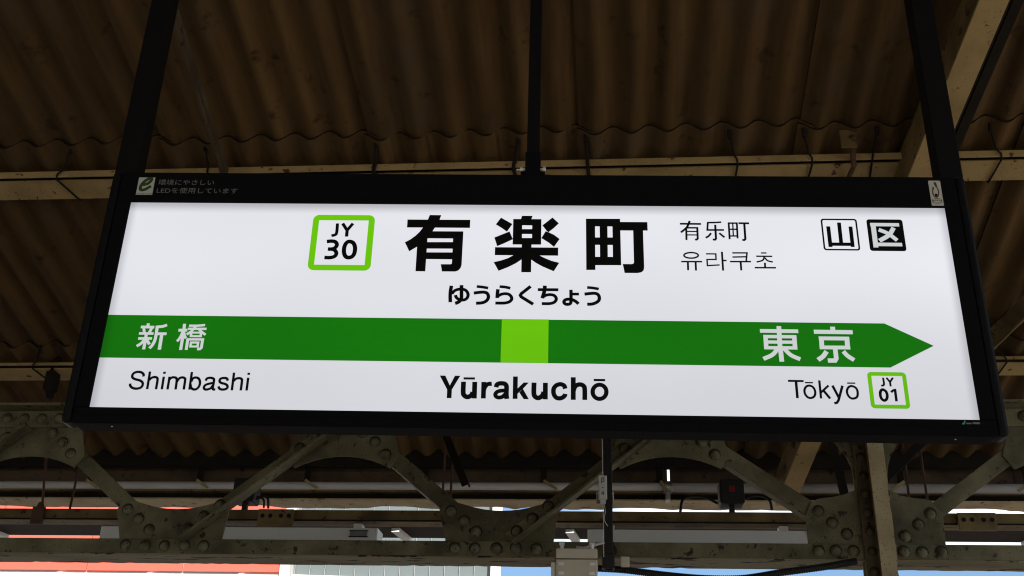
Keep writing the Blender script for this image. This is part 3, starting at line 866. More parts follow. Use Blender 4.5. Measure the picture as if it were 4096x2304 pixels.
# ------------------------------------------------------------------ purlins
def hook(t, x0, ya, zface, zfl, yfl, lean, mat='soot', r=0.0038):
    y0 = ya - 0.085
    MB().tube([(x0 + lean, y0, roof_z(y0) - 0.012), (x0 + lean * 0.3, ya - 0.012, zface + 0.012), (x0, ya - 0.010, zfl + 0.006),
               (x0 - lean * 0.15, ya + 0.010, zfl - 0.004), (x0 + lean * 0.35 + 0.01, yfl + 0.004, zfl - 0.006 - SL * (yfl - ya - 0.03)), (x0 + lean * 0.35 + 0.01, yfl + 0.010, zfl - 0.015)], r, 6).build('hook_bolt', mat, t, smooth=True)
    MB().tube([(x0 + lean, y0 + 0.002, roof_z(y0) - 0.02), (x0 + lean, y0 - 0.002, roof_z(y0) + 0.012)], 0.008, 6).build('washer', mat, t)

def purlin(label, ya, zt, zb, zfl, yfl, hooks):
    t = thing('purlin', label, 'beam', (0, ya, zfl), group=None)
    def P(mb, name, mat, **k):
        o = mb.build(name, mat, t, **k); o.location = (0, -ya, -zfl); return o
    P(MB().box(-7, 7, ya, ya + 0.006, zb, zt), 'cleat_angle', 'cream', bevel=0.002)
    P(MB().prism_x([(ya + 0.0065, zt - 0.006), (yfl, zt - 0.006 - SL * (yfl - ya)), (yfl, zt - SL * (yfl - ya)), (ya + 0.0065, zt)], -7, 7), 'cleat_flange', 'soot')
    P(MB().box(-7, 7, yfl - 0.014, yfl - 0.006, zfl - 0.008, zt - 0.014), 'web', 'soot')
    zf = zfl - SL * (yfl - ya - 0.03)
    P(MB().prism_x([(ya + 0.03, zfl), (yfl, zf), (yfl + 0.002, zf + 0.0075), (ya + 0.032, zfl + 0.0075)], -7, 7), 'flange', 'cream', bevel=0.0015)
    for h in hooks:
        n0 = len(t.children)
        hook(t, h[0], ya, (zt + zb) / 2, zfl, yfl, h[1], h[2] if len(h) > 2 else 'soot', h[3] if len(h) > 3 else 0.0038)
    for ch in t.children:
        ch.location = (0, -ya, -zfl)
    return t
purlin('cream steel purlin with dark hook bolts just above the top of the sign', 3.45, 3.736, 3.709, 3.7097, 3.577,
       [(-2.09, 0.075), (-1.50, 0.01), (-0.86, 0.02, 'soot', 0.008), (-0.335, 0.02, 'soot', 0.007), (-0.063, -0.005, 'soot', 0.007), (0.478, -0.03), (0.745, -0.035), (0.96, 0.004), (1.405, -0.05)])
purlin('cream steel purlin behind the lower half of the sign', 4.66, 3.433, 3.418, 3.410, 4.782,
       [(-2.72, 0.06), (-2.2, 0.05), (1.75, -0.05), (2.05, -0.05)])
# rusty cleat on the first purlin
t = thing('rusty_bracket', 'small rusty cream bracket hooked over the purlin', 'bracket', (0.86, 3.36, 3.70))
MB().box(-0.028, 0.028, -0.006, 0.0, 0.0, 0.075).build('plate', 'cream_dark', t, bevel=0.004)
MB().tube([(0.012, -0.012, 0.045), (0.02, 0.03, 0.02), (0.028, 0.075, 0.0), (0.03, 0.08, -0.022), (0.022, 0.215, -0.024)], 0.010, 6).build('strap', 'rusty', t)

# black eave purlin that carries the sheet ends
t = thing('eave_purlin', 'soot black purlin under the ends of the roof sheets', 'beam', (0, 5.55, 3.19))
MB().box(-7, 7, 0, 0.06, 0.004, 0.105).build('face', 'soot', t)
MB().box(-7, 7, 0.062, 0.16, 0.030, 0.038).build('flange', 'soot', t)

# ------------------------------------------------------------------ rafter
def rafter(label, a, b, w, side=True):
    t = thing('rafter', label, 'beam', a)
    a, b = Vector(a), Vector(b)
    d = b - a
    n = d.normalized()
    s = n.cross(Vector((0, 0, 1))).normalized()
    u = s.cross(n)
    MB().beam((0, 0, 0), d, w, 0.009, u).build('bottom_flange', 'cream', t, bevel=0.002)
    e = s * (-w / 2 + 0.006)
    web = MB().beam(u * 0.062 + e, d + u * 0.062 + e, 0.010, 0.112, u).build('web', 'cream_dark', t)  # darker cream puts the shade of the web's side into its colour
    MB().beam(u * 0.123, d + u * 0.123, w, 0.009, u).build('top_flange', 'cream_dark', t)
    if side:
        for off, ww in ((0.030, 0.020), (0.062, 0.034)):
            q = s * (w / 2 + off) + u * 0.075
            MB().beam(q, d * 0.36 + q, ww, 0.032, u).build('conduit', 'soot', t)
    return t, web, d, s, u, e
RAFT_A, RAFT_B = (1.215, 2.541, 3.898), (0.872, 5.480, 2.973)
rafter_t, raft_web, raft_d, raft_s, raft_u, raft_e = rafter('long cream rafter sloping over the end of the sign to the eave', RAFT_A, RAFT_B, 0.092)

# ------------------------------------------------------------------ riveted girder
YT = 4.2
def dome(r, h):
    mb = MB()
    seg, rg = 10, 3
    vs = [(0, -h, 0)]
    for j in range(1, rg + 1):
        a = j / rg * math.pi / 2
        for k in range(seg):
            t = 2 * math.pi * k / seg
            vs.append((r * math.sin(a) * math.cos(t), -h * math.cos(a), r * math.sin(a) * math.sin(t)))
    fs = [(0, 1 + k, 1 + (k + 1) % seg) for k in range(seg)]
    for j in range(rg - 1):
        o = 1 + j * seg
        fs += [(o + k, o + seg + k, o + seg + (k + 1) % seg, o + (k + 1) % seg) for k in range(seg)]
    return mb.add(vs, fs)
rivet_me = {}
def rivet(parent, x, y, z, mat='rivet', r=0.0205):
    key = (mat, r)
    if key not in rivet_me:
        mb = dome(r, r * 0.85)
        nd = len(mb.f)
        k = 12
        mb.add([(r * 1.14 * math.cos(2 * math.pi * j / k), -0.0006, r * 0.22 + r * 1.14 * math.sin(2 * math.pi * j / k)) for j in range(k)], [tuple(range(k))])  # dark disc set high paints in shade above the dome, along with grime
        me = mb.mesh('rivet')
        me.materials.append(M[mat]); me.materials.append(M['grime_shade'])
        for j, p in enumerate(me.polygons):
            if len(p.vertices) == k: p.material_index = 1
            else: p.use_smooth = True
        rivet_me[key] = me
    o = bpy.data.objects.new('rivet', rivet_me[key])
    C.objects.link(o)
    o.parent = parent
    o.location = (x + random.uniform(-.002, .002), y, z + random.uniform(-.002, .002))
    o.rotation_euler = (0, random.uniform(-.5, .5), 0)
    return o

gird = thing('lattice_girder', 'riveted pale green lattice girder with curved gusset plates below the sign', 'girder', (0, YT, 2.43))
GX0, GX1 = -6.3, 5.6
# local coordinates: x as in the place, y from the girder's face, z above 2.43
def zz(z): return z - 2.43
def peel_flange(x0, x1, y0, y1, z, th, n, jag, bites=0):
    """flange whose far edge is eaten by rust"""
    vs, fs = [], []
    holes = [(random.uniform(x0, x1), random.uniform(0.05, 0.22), random.uniform(0.02, 0.075)) for _ in range(bites)]
    for k in range(n + 1):
        x = x0 + (x1 - x0) * k / n
        e = y1 - (random.random() ** 4) * jag
        for hx, hw, hd in holes:
            if abs(x - hx) < hw: e = min(e, y1 - hd * (1 - (abs(x - hx) / hw) ** 4) * random.uniform(0.85, 1.0))
        vs += [(x, y0, z), (x, e, z), (x, e, z + th), (x, y0, z + th)]
    for k in range(n):
        o = 4 * k
        fs += [(o, o + 4, o + 5, o + 1), (o + 1, o + 5, o + 6, o + 2), (o + 2, o + 6, o + 7, o + 3), (o + 3, o + 7, o + 4, o)]
    return MB().add(vs, fs)
bc = MB()
bc.box(GX0, GX1, -0.011, -0.001, zz(2.436), zz(2.493))
bottom = bc.build('bottom_chord', 'girder', gird, bevel=0.003)
peel_flange(GX0, GX1, -0.0105, 0.156, zz(2.4295), 0.006, 420, 0.016).build('chord_flange', 'girder_soffit', bottom)
tcb = MB()
tcb.box(GX0, GX1, -0.012, -0.001, zz(2.951), zz(3.024))
top = tcb.build('top_chord', 'girder', gird, bevel=0.003)
MB().box(GX0, GX1, -0.085, 0.085, zz(3.0245), zz(3.034)).build('chord_flange', 'girder', top)

def gusset(pts, rivs, y0=0.0, th=0.009, mat='girder'):
    g = MB().prism_y([(x, zz(z)) for x, z in pts], y0, y0 + th).build('gusset_plate', mat, gird, bevel=0.0015)
    for x, z in rivs:
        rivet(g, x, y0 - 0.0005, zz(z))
    return g
def arc(cx, z0, z1, half, n=10, flip=False):
    """shallow curve from -half to half, z0 at the ends, z1 in the middle"""
    return [(cx + half * (2 * k / n - 1), z1 + (z0 - z1) * abs(2 * k / n - 1) ** 2.1) for k in range(n + 1)]
tops = (-4.995, -3.685, -2.375, -1.063, 0.242, 1.735, 3.045, 4.355)
bots = (-5.65, -4.34, -3.03, -1.72, -0.416, 2.39, 3.70, 5.01)
for cx in tops:
    pts = [(cx - 0.195, 2.99), (cx - 0.197, 2.947), (cx - 0.232, 2.836)] + arc(cx, 2.783, 2.832, 0.195) + [(cx + 0.230, 2.834), (cx + 0.197, 2.947), (cx + 0.195, 2.99)]
    gusset(pts, [(cx + 0.072, 2.927), (cx + 0.125, 2.887), (cx + 0.172, 2.838)])
    for k in range(-2, 3):
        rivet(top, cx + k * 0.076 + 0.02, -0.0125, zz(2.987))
for cx in bots:
    pts = [(cx - 0.213, 2.47), (cx - 0.213, 2.494), (cx - 0.245, 2.612), (cx - 0.216, 2.656)] + arc(cx, 2.650, 2.614, 0.178)[1:-1] + [(cx + 0.212, 2.652), (cx + 0.216, 2.600), (cx + 0.203, 2.494), (cx + 0.203, 2.47)]
    gusset(pts, [(cx - 0.197, 2.609), (cx - 0.146, 2.571), (cx - 0.096, 2.529)])
    for k in range(-2, 3):
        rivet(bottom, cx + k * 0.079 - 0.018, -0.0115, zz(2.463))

def flat_bar(xa, za, xb, zb, w=0.062):
    """falling diagonal: plain bar lying behind the gussets"""
    o = MB().beam((xa, 0.0145, zz(za)), (xb, 0.0145, zz(zb)), w, 0.010, (0, 1, 0)).build('diagonal_bar', 'girder', gird, bevel=0.002)
    d = Vector((xb - xa, 0, zb - za)).normalized(); q = Vector((0, 1, 0)).cross(d)
    MB().beam(Vector((xa, 0.045, zz(za))) + q * (w / 2 - 0.004), Vector((xb, 0.045, zz(zb))) + q * (w / 2 - 0.004), 0.008, 0.050, (0, 1, 0)).build('outstanding_leg', 'girder', o)
    return o
def angle_bar(xa, za, xb, zb, w=0.060):
    """rising diagonal: angle iron riveted on the face of the gussets"""
    o = MB().beam((xa, -0.0065, zz(za)), (xb, -0.0065, zz(zb)), w, 0.010, (0, 1, 0)).build('diagonal_angle', 'girder', gird, bevel=0.002)
    d = Vector((xb - xa, 0, zb - za)).normalized()
    q = Vector((d.z, 0, -d.x))                                     # lower side
    q = q if q.z < 0 else -q
    MB().beam(Vector((xa, -0.042, zz(za))) + q * (w / 2 - 0.004), Vector((xb, -0.042, zz(zb))) + q * (w / 2 - 0.004), 0.008, 0.060, (0, 1, 0)).build('outstanding_leg', 'girder', o)
    for f in (0.055, 0.155, 0.255, 0.76, 0.86, 0.955):
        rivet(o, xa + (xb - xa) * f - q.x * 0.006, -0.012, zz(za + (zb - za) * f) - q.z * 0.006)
    return o
allp = sorted([(x, 't') for x in tops] + [(x, 'b') for x in bots] + [(0.99, 'c')])
for (xa, ka), (xb, kb) in zip(allp, allp[1:]):
    if ka == 't' and kb == 'b':
        flat_bar(xa + 0.09, 2.925, xb - 0.065, 2.517)
    elif ka == 'b' and kb == 't':
        angle_bar(xa + 0.035, 2.500, xb - 0.03, 2.965)
flat_bar(0.242 + 0.15, 2.888, 0.99 - 0.13, 2.560)
flat_bar(1.735 - 0.14, 2.888, 0.99 + 0.14, 2.552)
# plates at the column
gusset([(0.743, 2.47), (0.742, 2.603), (0.765, 2.650), (0.794, 2.666), (0.85, 2.674), (0.895, 2.684), (0.938, 2.702), (0.944, 2.47)], [(0.79, 2.614), (0.841, 2.572), (0.889, 2.527)])
gusset([(1.056, 2.47), (1.062, 2.703), (1.10, 2.680), (1.15, 2.671), (1.211, 2.664), (1.249, 2.611), (1.243, 2.47)], [(1.201, 2.610), (1.152, 2.566), (1.101, 2.524)])
gusset([(0.80, 2.99), (0.80, 2.945), (0.883, 2.885), (0.915, 2.838), (0.932, 2.79), (0.937, 2.74), (0.947, 2.74), (0.947, 2.99)], [(0.84, 2.955)])
gusset([(1.056, 2.99), (1.056, 2.74), (1.064, 2.76), (1.072, 2.80), (1.087, 2.840), (1.115, 2.885), (1.20, 2.945), (1.20, 2.99)], [(1.15, 2.955)])
for x in (0.775, 0.839, 0.903, 1.088, 1.152, 1.219):
    rivet(bottom, x, -0.0115, zz(2.462))

# ------------------------------------------------------------------ column
col = thing('canopy_column', 'cream and rusty riveted steel column crossing the girder', 'column', (0.985, YT, 0.0))
MB().box(-0.045, 0.012, -0.026, -0.0135, 0.0, 3.45).build('riveted_leg', 'leg', col, bevel=0.002)
MB().box(0.002, 0.012, -0.084, -0.027, 0.0, 3.45).build('web', 'cream_dark', col)
fl = []
mb = MB(); n = 120; vs = []; fs = []
for k in range(n + 1):
    z = 3.45 * k / n
    e = 0.053 - (random.random() ** 5) * 0.006
    vs += [(-0.006, -0.095, z), (e, -0.095, z), (e, -0.085, z), (-0.006, -0.085, z)]
for k in range(n):
    o = 4 * k
    fs += [(o, o + 1, o + 5, o + 4), (o + 1, o + 2, o + 6, o + 5), (o + 2, o + 3, o + 7, o + 6), (o + 3, o, o + 4, o + 7)]
MB().add(vs, fs).build('flange', 'post', col)
MB().box(-0.045, 0.07, 0.02, 0.032, 0.0, 3.45).build('rear_leg', 'cream_dark', col)
z = 0.12
while z < 3.3:
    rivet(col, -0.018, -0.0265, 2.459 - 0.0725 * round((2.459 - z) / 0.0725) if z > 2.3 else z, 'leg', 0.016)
    z += 0.0725
MB().box(-0.16, 0.16, -0.14, 0.14, 0.001, 0.03).build('base_plate', 'cream_peel', col, bevel=0.004)

# ------------------------------------------------------------------ lighting duct, lamps, hanger rods
duct = thing('lighting_duct', 'cream steel lighting duct hung behind the girder', 'duct', (0, 5.0, 2.763))
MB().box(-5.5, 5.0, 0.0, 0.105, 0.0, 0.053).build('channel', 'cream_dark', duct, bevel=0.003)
MB().box(-5.5, 5.0, -0.006, -0.0005, -0.001, 0.006).build('lip', 'soot', duct)
def junction(x0, x1):
    j = MB().box(x0, x1, -0.032, -0.0065, -0.030, 0.048).build('junction_box', 'cream_dark', duct, bevel=0.003)
    for k in range(4):
        xx = x0 + (x1 - x0) * (0.14, 0.36, 0.66, 0.88)[k]
        MB().tube([(xx, -0.031, 0.016), (xx, -0.0335, 0.016)], 0.0105, 10).build('knockout', 'soot', j)
junction(-1.638, -1.468); junction(1.54, 1.705)
for (xa, ya, za, xb) in ((-2.625, -0.30, 0.54, -2.728), (-2.575, 0.02, 0.62, -2.588), (-0.775, 0.02, 0.62, -0.780), (-0.736, 0.02, 0.62, -0.742), (1.362, 0.02, 0.62, 1.356), (1.430, 0.02, 0.62, 1.437)):
    MB().tube([(xa, ya, za), (xb, 0.03, 0.054)], 0.0062, 6).build('hanger_rod', 'rusty', duct, smooth=True)
cl = MB().box(-2.75, -2.69, -0.02, 0.0, -0.026, 0.058).build('rod_clamp', 'rusty', duct, bevel=0.004)
MB().tube([(-2.728, 0.012, 0.054), (-2.726, 0.008, 0.085)], [0.022, 0.010], 8).build('nut', 'rusty', cl)
rc = MB().box(-2.655, -2.605, -0.34, -0.28, 0.535, 0.63).build('rod_clamp', 'soot', duct, bevel=0.008)
MB().tube([(-2.64, -0.31, 0.63), (-2.645, -0.31, 0.68), (-2.615, -0.31, 0.70)], 0.014, 6).build('hook', 'soot', rc)
MB().tube([(-2.628, -0.31, 0.55), (-2.626, -0.305, 0.50)], [0.026, 0.016], 8).build('nut', 'soot', rc)

def lamp(label, x0, x1, vents):
    t = thing('fluorescent_light', label, 'lamp', ((x0 + x1) / 2, 5.02, 2.672), group='unlit lamps under the lighting duct')
    h = (x1 - x0) / 2
    MB().prism_x([(-0.016, 0.0), (-0.004, 0.064), (0.10, 0.064), (0.115, 0.0), (0.109, 0.0), (0.098, 0.056), (0.0, 0.056), (-0.010, 0.0)], -h, h).build('housing', 'lamp', t, bevel=0.0015)
    for sx in (-1, 1):
        MB().box(sx * h - 0.004, sx * h + 0.004, -0.012, 0.110, 0.002, 0.062).build('end_plate', 'lamp', t, bevel=0.002)
    for yy in (0.028, 0.070):
        MB().tube([(-h + 0.03, yy, 0.022), (h - 0.03, yy, 0.022)], 0.013, 10).build('tube', 'tube', t, smooth=True)
    MB().beam((-h + 0.10, 0.05, 0.064), (-h + 0.10, 0.05, 0.09), 0.04, 0.06, (0, 1, 0)).build('mount', 'lamp', t)
    MB().beam((h - 0.10, 0.05, 0.064), (h - 0.10, 0.05, 0.09), 0.04, 0.06, (0, 1, 0)).build('mount', 'lamp', t)
    if vents:
        lb = MB().box(h - 0.125, h - 0.045, -0.0165, -0.013, 0.020, 0.046).build('data_label', 'grey_print', t)
        lb.rotation_euler = (0, 0, 0)
        for z in (0.018, 0.047):
            MB().box(h - 0.130, h - 0.040, -0.0195 + (z - 0.018) * 0.19, -0.010, z, z + 0.004).build('slot', 'soot', t)
    return t
lamp('unlit white fluorescent light with slotted label under the junction box', -2.40, -1.075, True)
lamp('plain unlit white fluorescent light beside the black pole', -0.095, 0.888, False)

# ------------------------------------------------------------------ black boxes on the duct
def sensor(label, x, z0, w, h, red):
    t = thing('loudspeaker', label, 'speaker', (x, 5.03, z0))
    MB().prism_y(rounded(-w / 2, w / 2, 0, h, 0.012, 3), -0.05, 0.05).build('case', 'rubber', t, bevel=0.004)
    MB().prism_y(rounded(-w / 2 + 0.010, w / 2 - 0.010, 0.010, h - 0.010, 0.008, 3), -0.055, -0.0505).build('grille', 'rubber', t)
    MB().box(-0.012, 0.012, -0.012, 0.012, -0.034, 0.0).build('stalk', 'rubber', t)
    if red:
        m = MB().box(-0.013, 0.013, -0.0572, -0.0555, h * 0.47, h * 0.70).build('mark', 'red_mark', t)
        for k in range(2):
            MB().box(-0.009, 0.009, -0.0580, -0.0574, h * (0.53 + 0.09 * k), h * (0.545 + 0.09 * k)).build('mark_line', 'rubber', m)
    return t
sensor('black box with small red mark standing on the lighting duct', 0.560, 2.850, 0.112, 0.114, True)
sensor('plain black box half hidden by a girder diagonal', -1.725, 2.850, 0.105, 0.114, False)
for lab, pts, r in (('black cables looping off the black box by the junction box', [(-1.66, 4.99, 2.87), (-1.62, 4.97, 2.872), (-1.595, 4.96, 2.855), (-1.59, 4.965, 2.812)], 0.006),
                    ('black cable looping off the box with the red mark', [(0.62, 5.02, 2.885), (0.68, 5.0, 2.893), (0.725, 4.99, 2.87), (0.735, 4.99, 2.822)], 0.0065),
                    ('slack black cable behind the box with the red mark', [(0.50, 5.05, 2.868), (0.43, 5.05, 2.90), (0.345, 5.04, 2.885), (0.325, 5.03, 2.82)], 0.0065)):
    tag(MB().tube(catmull(pts), r, 6).build('cable', 'rubber', smooth=True), lab, 'cable')
tag(MB().tube(catmull([(-1.66, 4.985, 2.86), (-1.63, 4.965, 2.862), (-1.612, 4.955, 2.845), (-1.61, 4.96, 2.812)]), 0.005, 6).build('cable', 'rubber', smooth=True), 'thin inner cable looping into the junction box', 'cable')

# ------------------------------------------------------------------ eave: boards, pipe, beam, tray
t = thing('fascia', 'brown weathered fascia boards along the eave', 'fascia', (0, 5.66, 3.115))
xs = [-6.0, -4.1, -2.19, -0.96, 0.313, 2.06, 4.0]
gaps = [0.001, 0.001, 0.001, 0.001, 0.007, 0.001, 0.001]
for i in range(6):
    MB().box(xs[i] + gaps[i], xs[i + 1] - gaps[i + 1], 0, 0.02, 0.0, 0.125).build('board', 'brown', t, bevel=0.002).location = (0, random.uniform(-.002, .002), random.uniform(-.003, .003))

t = thing('rain_pipe', 'grey horizontal rain pipe running along the eave', 'pipe', (0, 5.575, 3.088))
MB().tube([(-6.5, 0, 0), (0.29, 0, 0.0)], 0.0225, 16).build('pipe_length', 'pipe', t, smooth=True)
MB().tube([(0.30, 0, -0.004), (6.0, 0, -0.004)], 0.0265, 16).build('pipe_length', 'pipe', t, smooth=True)
c_ = MB().tube([(0.275, 0, -0.002), (0.280, 0, -0.002), (0.318, 0, -0.002), (0.325, 0, -0.002)], [0.028, 0.034, 0.034, 0.028], 16).build('coupling', 'steel', t)
MB().box(0.288, 0.312, -0.038, 0.03, -0.075, -0.030).build('clamp_foot', 'steel', c_, bevel=0.004)
for sx in (-3.40, -2.80, -2.19, -1.60, -0.965, -0.34, 0.262, 1.48, 2.10):
    st = MB().box(sx - 0.016, sx + 0.016, 0.022, 0.028, 0.0, 0.12).build('strap', 'soot', t)
    MB().beam((sx + 0.004, -0.028, 0.026), (sx + (0.075 if sx < 0 else 0.03 if sx < 1 else -0.07), -0.034, -0.022), 0.014, 0.006, (0, 1, 0)).build('strap_arm', 'cream_peel', st)

t = thing('eave_beam', 'peeling cream eave beam with ragged rusty bottom flange', 'beam', (0, 5.57, 3.022))
MB().box(-6.5, 6.0, -0.004, 0.05, 0.036, 0.049).build('top_lip', 'cream_dark', t, bevel=0.002)
MB().box(-6.5, 6.0, 0.045, 0.055, 0.0, 0.0355).build('web', 'soot', t)
peel_flange(-6.5, 6.0, 0.0, 0.188, -0.007, 0.007, 300, 0.022, bites=26).build('bottom_flange', 'eave_cream', t)

t = thing('cable_tray', 'dark brown cable tray with pale cross ribs beyond the eave', 'tray', (0, 6.06, 2.99))
MB().box(-7, 7, 0.0, 0.272, 0.0, 0.012).build('tray_bottom', 'tray', t)
MB().box(-7, 7, 0.264, 0.270, 0.013, 0.05).build('tray_side', 'tray', t)
for sx in (-3.62, -2.62, -1.17, -0.19, 1.52, 2.3):
    MB().beam((sx - 0.03 if sx < 0.5 else sx + 0.03, 0.02, -0.012), (sx, 0.262, -0.012), 0.045, 0.022, (0, 0, 1)).build('cross_rib', 'lamp', t)

# ------------------------------------------------------------------ odd braces behind the girder
def bar(label, a, b, w, mat='soot', name='brace', cat='brace'):
    a, b = Vector(a), Vector(b)
    t = thing(name, label, cat, a)
    d = b - a
    side = d.cross(Vector((0, 1, 0))).normalized()
    MB().beam((0, 0, 0), d, w, 0.008, (0, 1, 0)).build('flat_leg', mat, t, bevel=0.001)
    MB().beam(side * (w / 2 - 0.004) + Vector((0, 0.024, 0)), d + side * (w / 2 - 0.004) + Vector((0, 0.024, 0)), 0.008, 0.04, (0, 1, 0)).build('outstanding_leg', mat, t)
    return t
bar('dark angle brace running under the roof beside the tall hanger of the sign', (-1.395, 2.62, 3.905), (-1.436, 3.44, 3.703), 0.022, 'leg')
bar('short dark strut hanging in the shade behind the girder', (-0.735, 4.62, 3.10), (-0.615, 4.60, 2.825), 0.034)
bar('steep dark brace dropping behind the column plate', (1.03, 5.02, 3.22), (1.065, 4.98, 2.86), 0.040)
bar('dark inclined brace on the far side of the column', (1.50, 5.0, 3.20), (1.245, 5.0, 2.965), 0.040)
bar('cream brace under the roof beyond the end of the sign', (1.86, 3.95, 3.60), (1.62, 4.62, 3.43), 0.07, 'cream_dark')

# ------------------------------------------------------------------ black pole with tag, equipment box, conduit
t = thing('black_pole', 'thin black square pole clamped to the front of the girder', 'pole', (0.0, 4.05, 2.362))
MB().box(-0.019, 0.013, -0.016, 0.016, 0.0, 0.86).build('tube', 'rubber', t, bevel=0.003)
MB().box(-0.027, 0.018, -0.020, 0.026, 0.0, 0.055).build('foot', 'rubber', t, bevel=0.004)
k_ = MB().box(-0.048, 0.019, 0.018, 0.026, 0.246, 0.295).build('clamp_plate', 'steel', t, bevel=0.003)
for sx in (-0.036, 0.010):
    MB().tube([(sx, 0.016, 0.285), (sx, 0.006, 0.285)], 0.006, 6).build('clamp_bolt', 'zinc', k_)
MB().box(-0.010, 0.008, 0.017, 0.128, 0.10, 0.13).build('bracket', 'rubber', t)
t = thing('tag_box', 'small white tag lettered beta dash four on the black pole', 'tag', (-0.022, 4.018, 2.612))
MB().box(-0.0155, 0.0155, -0.013, 0.013, 0.0, 0.088).build('case', 'tag', t, bevel=0.003)
MB().box(-0.010, 0.010, -0.008, 0.008, -0.016, -0.0005).build('plug', 'tag', t, bevel=0.002)
o = font_text('lettering', 'β', 0.026, -0.0075, 0.062, -0.0136, 'ink', t)
o = font_text('lettering', '-', 0.026, -0.0045, 0.036, -0.0136, 'ink', t)
o = font_text('lettering', '4', 0.024, -0.0070, 0.012, -0.0136, 'ink', t)
for i, (lab, pts, mat) in enumerate((('thin grey wire running up from the white tag', [(-0.022, 4.02, 2.70), (-0.0225, 4.015, 2.80), (-0.025, 4.01, 3.0)], 'tag'),
                  ('pale wire hanging down from the white tag past the pole', [(-0.024, 4.012, 2.597), (-0.021, 4.008, 2.53), (-0.022, 4.01, 2.46), (-0.021, 4.02, 2.40)], 'tag'),
                  ('short curled pale wire end below the white tag', [(-0.019, 4.010, 2.597), (-0.014, 4.003, 2.565), (-0.018, 4.0, 2.535), (-0.013, 4.0, 2.520), (-0.005, 4.0, 2.508)], 'tag'))):
    tag(MB().tube(catmull(pts), 0.0014, 5).build('wire', mat, smooth=True), lab, 'wire')

t = thing('equipment_box', 'beige metal equipment box with four bolts fixed below the girder', 'equipment box', (-0.118, 3.97, 2.22))
MB().prism_x([(-0.005, 0.163), (0.0, 0.200), (0.085, 0.203), (0.10, 0.19), (0.10, 0.0), (-0.045, 0.0)], -0.074, 0.074).build('case', 'box_cream', t, bevel=0.004)
MB().box(-0.0755, 0.0755, -0.008, 0.10, 0.1585, 0.1625).build('lid_seam', 'cream_dark', t)
for sx, sz in ((-0.055, 0.143), (0.055, 0.143), (-0.055, 0.108), (0.055, 0.108)):
    yb = -0.005 - (0.163 - sz) * 0.245
    MB().box(sx - 0.010, sx + 0.010, yb - 0.005, yb, sz - 0.006, sz + 0.006).build('bolt', 'zinc', t, bevel=0.002)
for sx in (-0.055, 0.055):
    e = MB().tube([(sx, 0.045, 0.2), (sx, 0.045, 0.222)], 0.0075, 8).build('eye_bolt', 'zinc', t)
    MB().tube([(sx - 0.01, 0.045, 0.227), (sx + 0.01, 0.045, 0.227)], 0.0068, 8).build('nut', 'zinc', e)
MB().box(-0.092, -0.0765, 0.0, 0.05, 0.09, 0.15).build('side_lug', 'zinc', t, bevel=0.003)
tag(MB().tube(catmull([(-0.12, 4.03, 2.437), (-0.09, 4.02, 2.432), (-0.05, 4.02, 2.445), (-0.02, 4.03, 2.455)]), 0.006, 6).build('cable', 'pipe', smooth=True), 'grey green lead between the equipment box and the black pole', 'cable')
def conduit(label, pts, r, end_smooth=False):
    line = catmull(pts, n=76)
    rad = [r * (1.0 if k % 4 < 2 else 0.88) for k in range(len(line))]
    return tag(MB().tube(line, rad, 8).build('ribbed_conduit', 'rubber'), label, 'conduit')
conduit('black ribbed conduit drooping along the underside of the girder', [(-0.05, 4.13, 2.382), (0.06, 4.13, 2.376), (0.20, 4.13, 2.360), (0.34, 4.13, 2.349), (0.48, 4.13, 2.350), (0.62, 4.13, 2.372), (0.78, 4.13, 2.395), (0.9, 4.15, 2.42)], 0.0135)
t = thing('conduit_clip', 'small pale clip holding the ribbed conduit to the girder', 'clip', (0.057, 4.12, 2.372))
MB().box(-0.016, 0.016, -0.012, 0.02, 0.012, 0.05).build('saddle', 'box_cream', t, bevel=0.003)
MB().tube([(0, 0, 0.011), (0, 0, -0.006)], 0.004, 6).build('screw', 'soot', t)

for f in (0.74, 0.80, 0.86, 0.92):
    p = raft_d * f + raft_u * 0.055 + raft_e - raft_s * 0.0055
    o = rivet(raft_web, p.x, p.y, p.z, 'leg', 0.015)
    o.rotation_euler = (0, 0, R(-90))

# ------------------------------------------------------------------ the station sign
SYAW = 0.0514278
sign = thing('station_sign', 'long backlit white station name sign with green arrow band hung on black posts', 'station sign', (-0.1978, 2.5711, 1.1907 + CAM_Z - 0.3385), SYAW)
Zb, Zt, Xs, Xo = -0.3385, 0.3905, 1.1375, 1.1675
DEP = 0.066
PX, PZ = 1.10, 0.2959
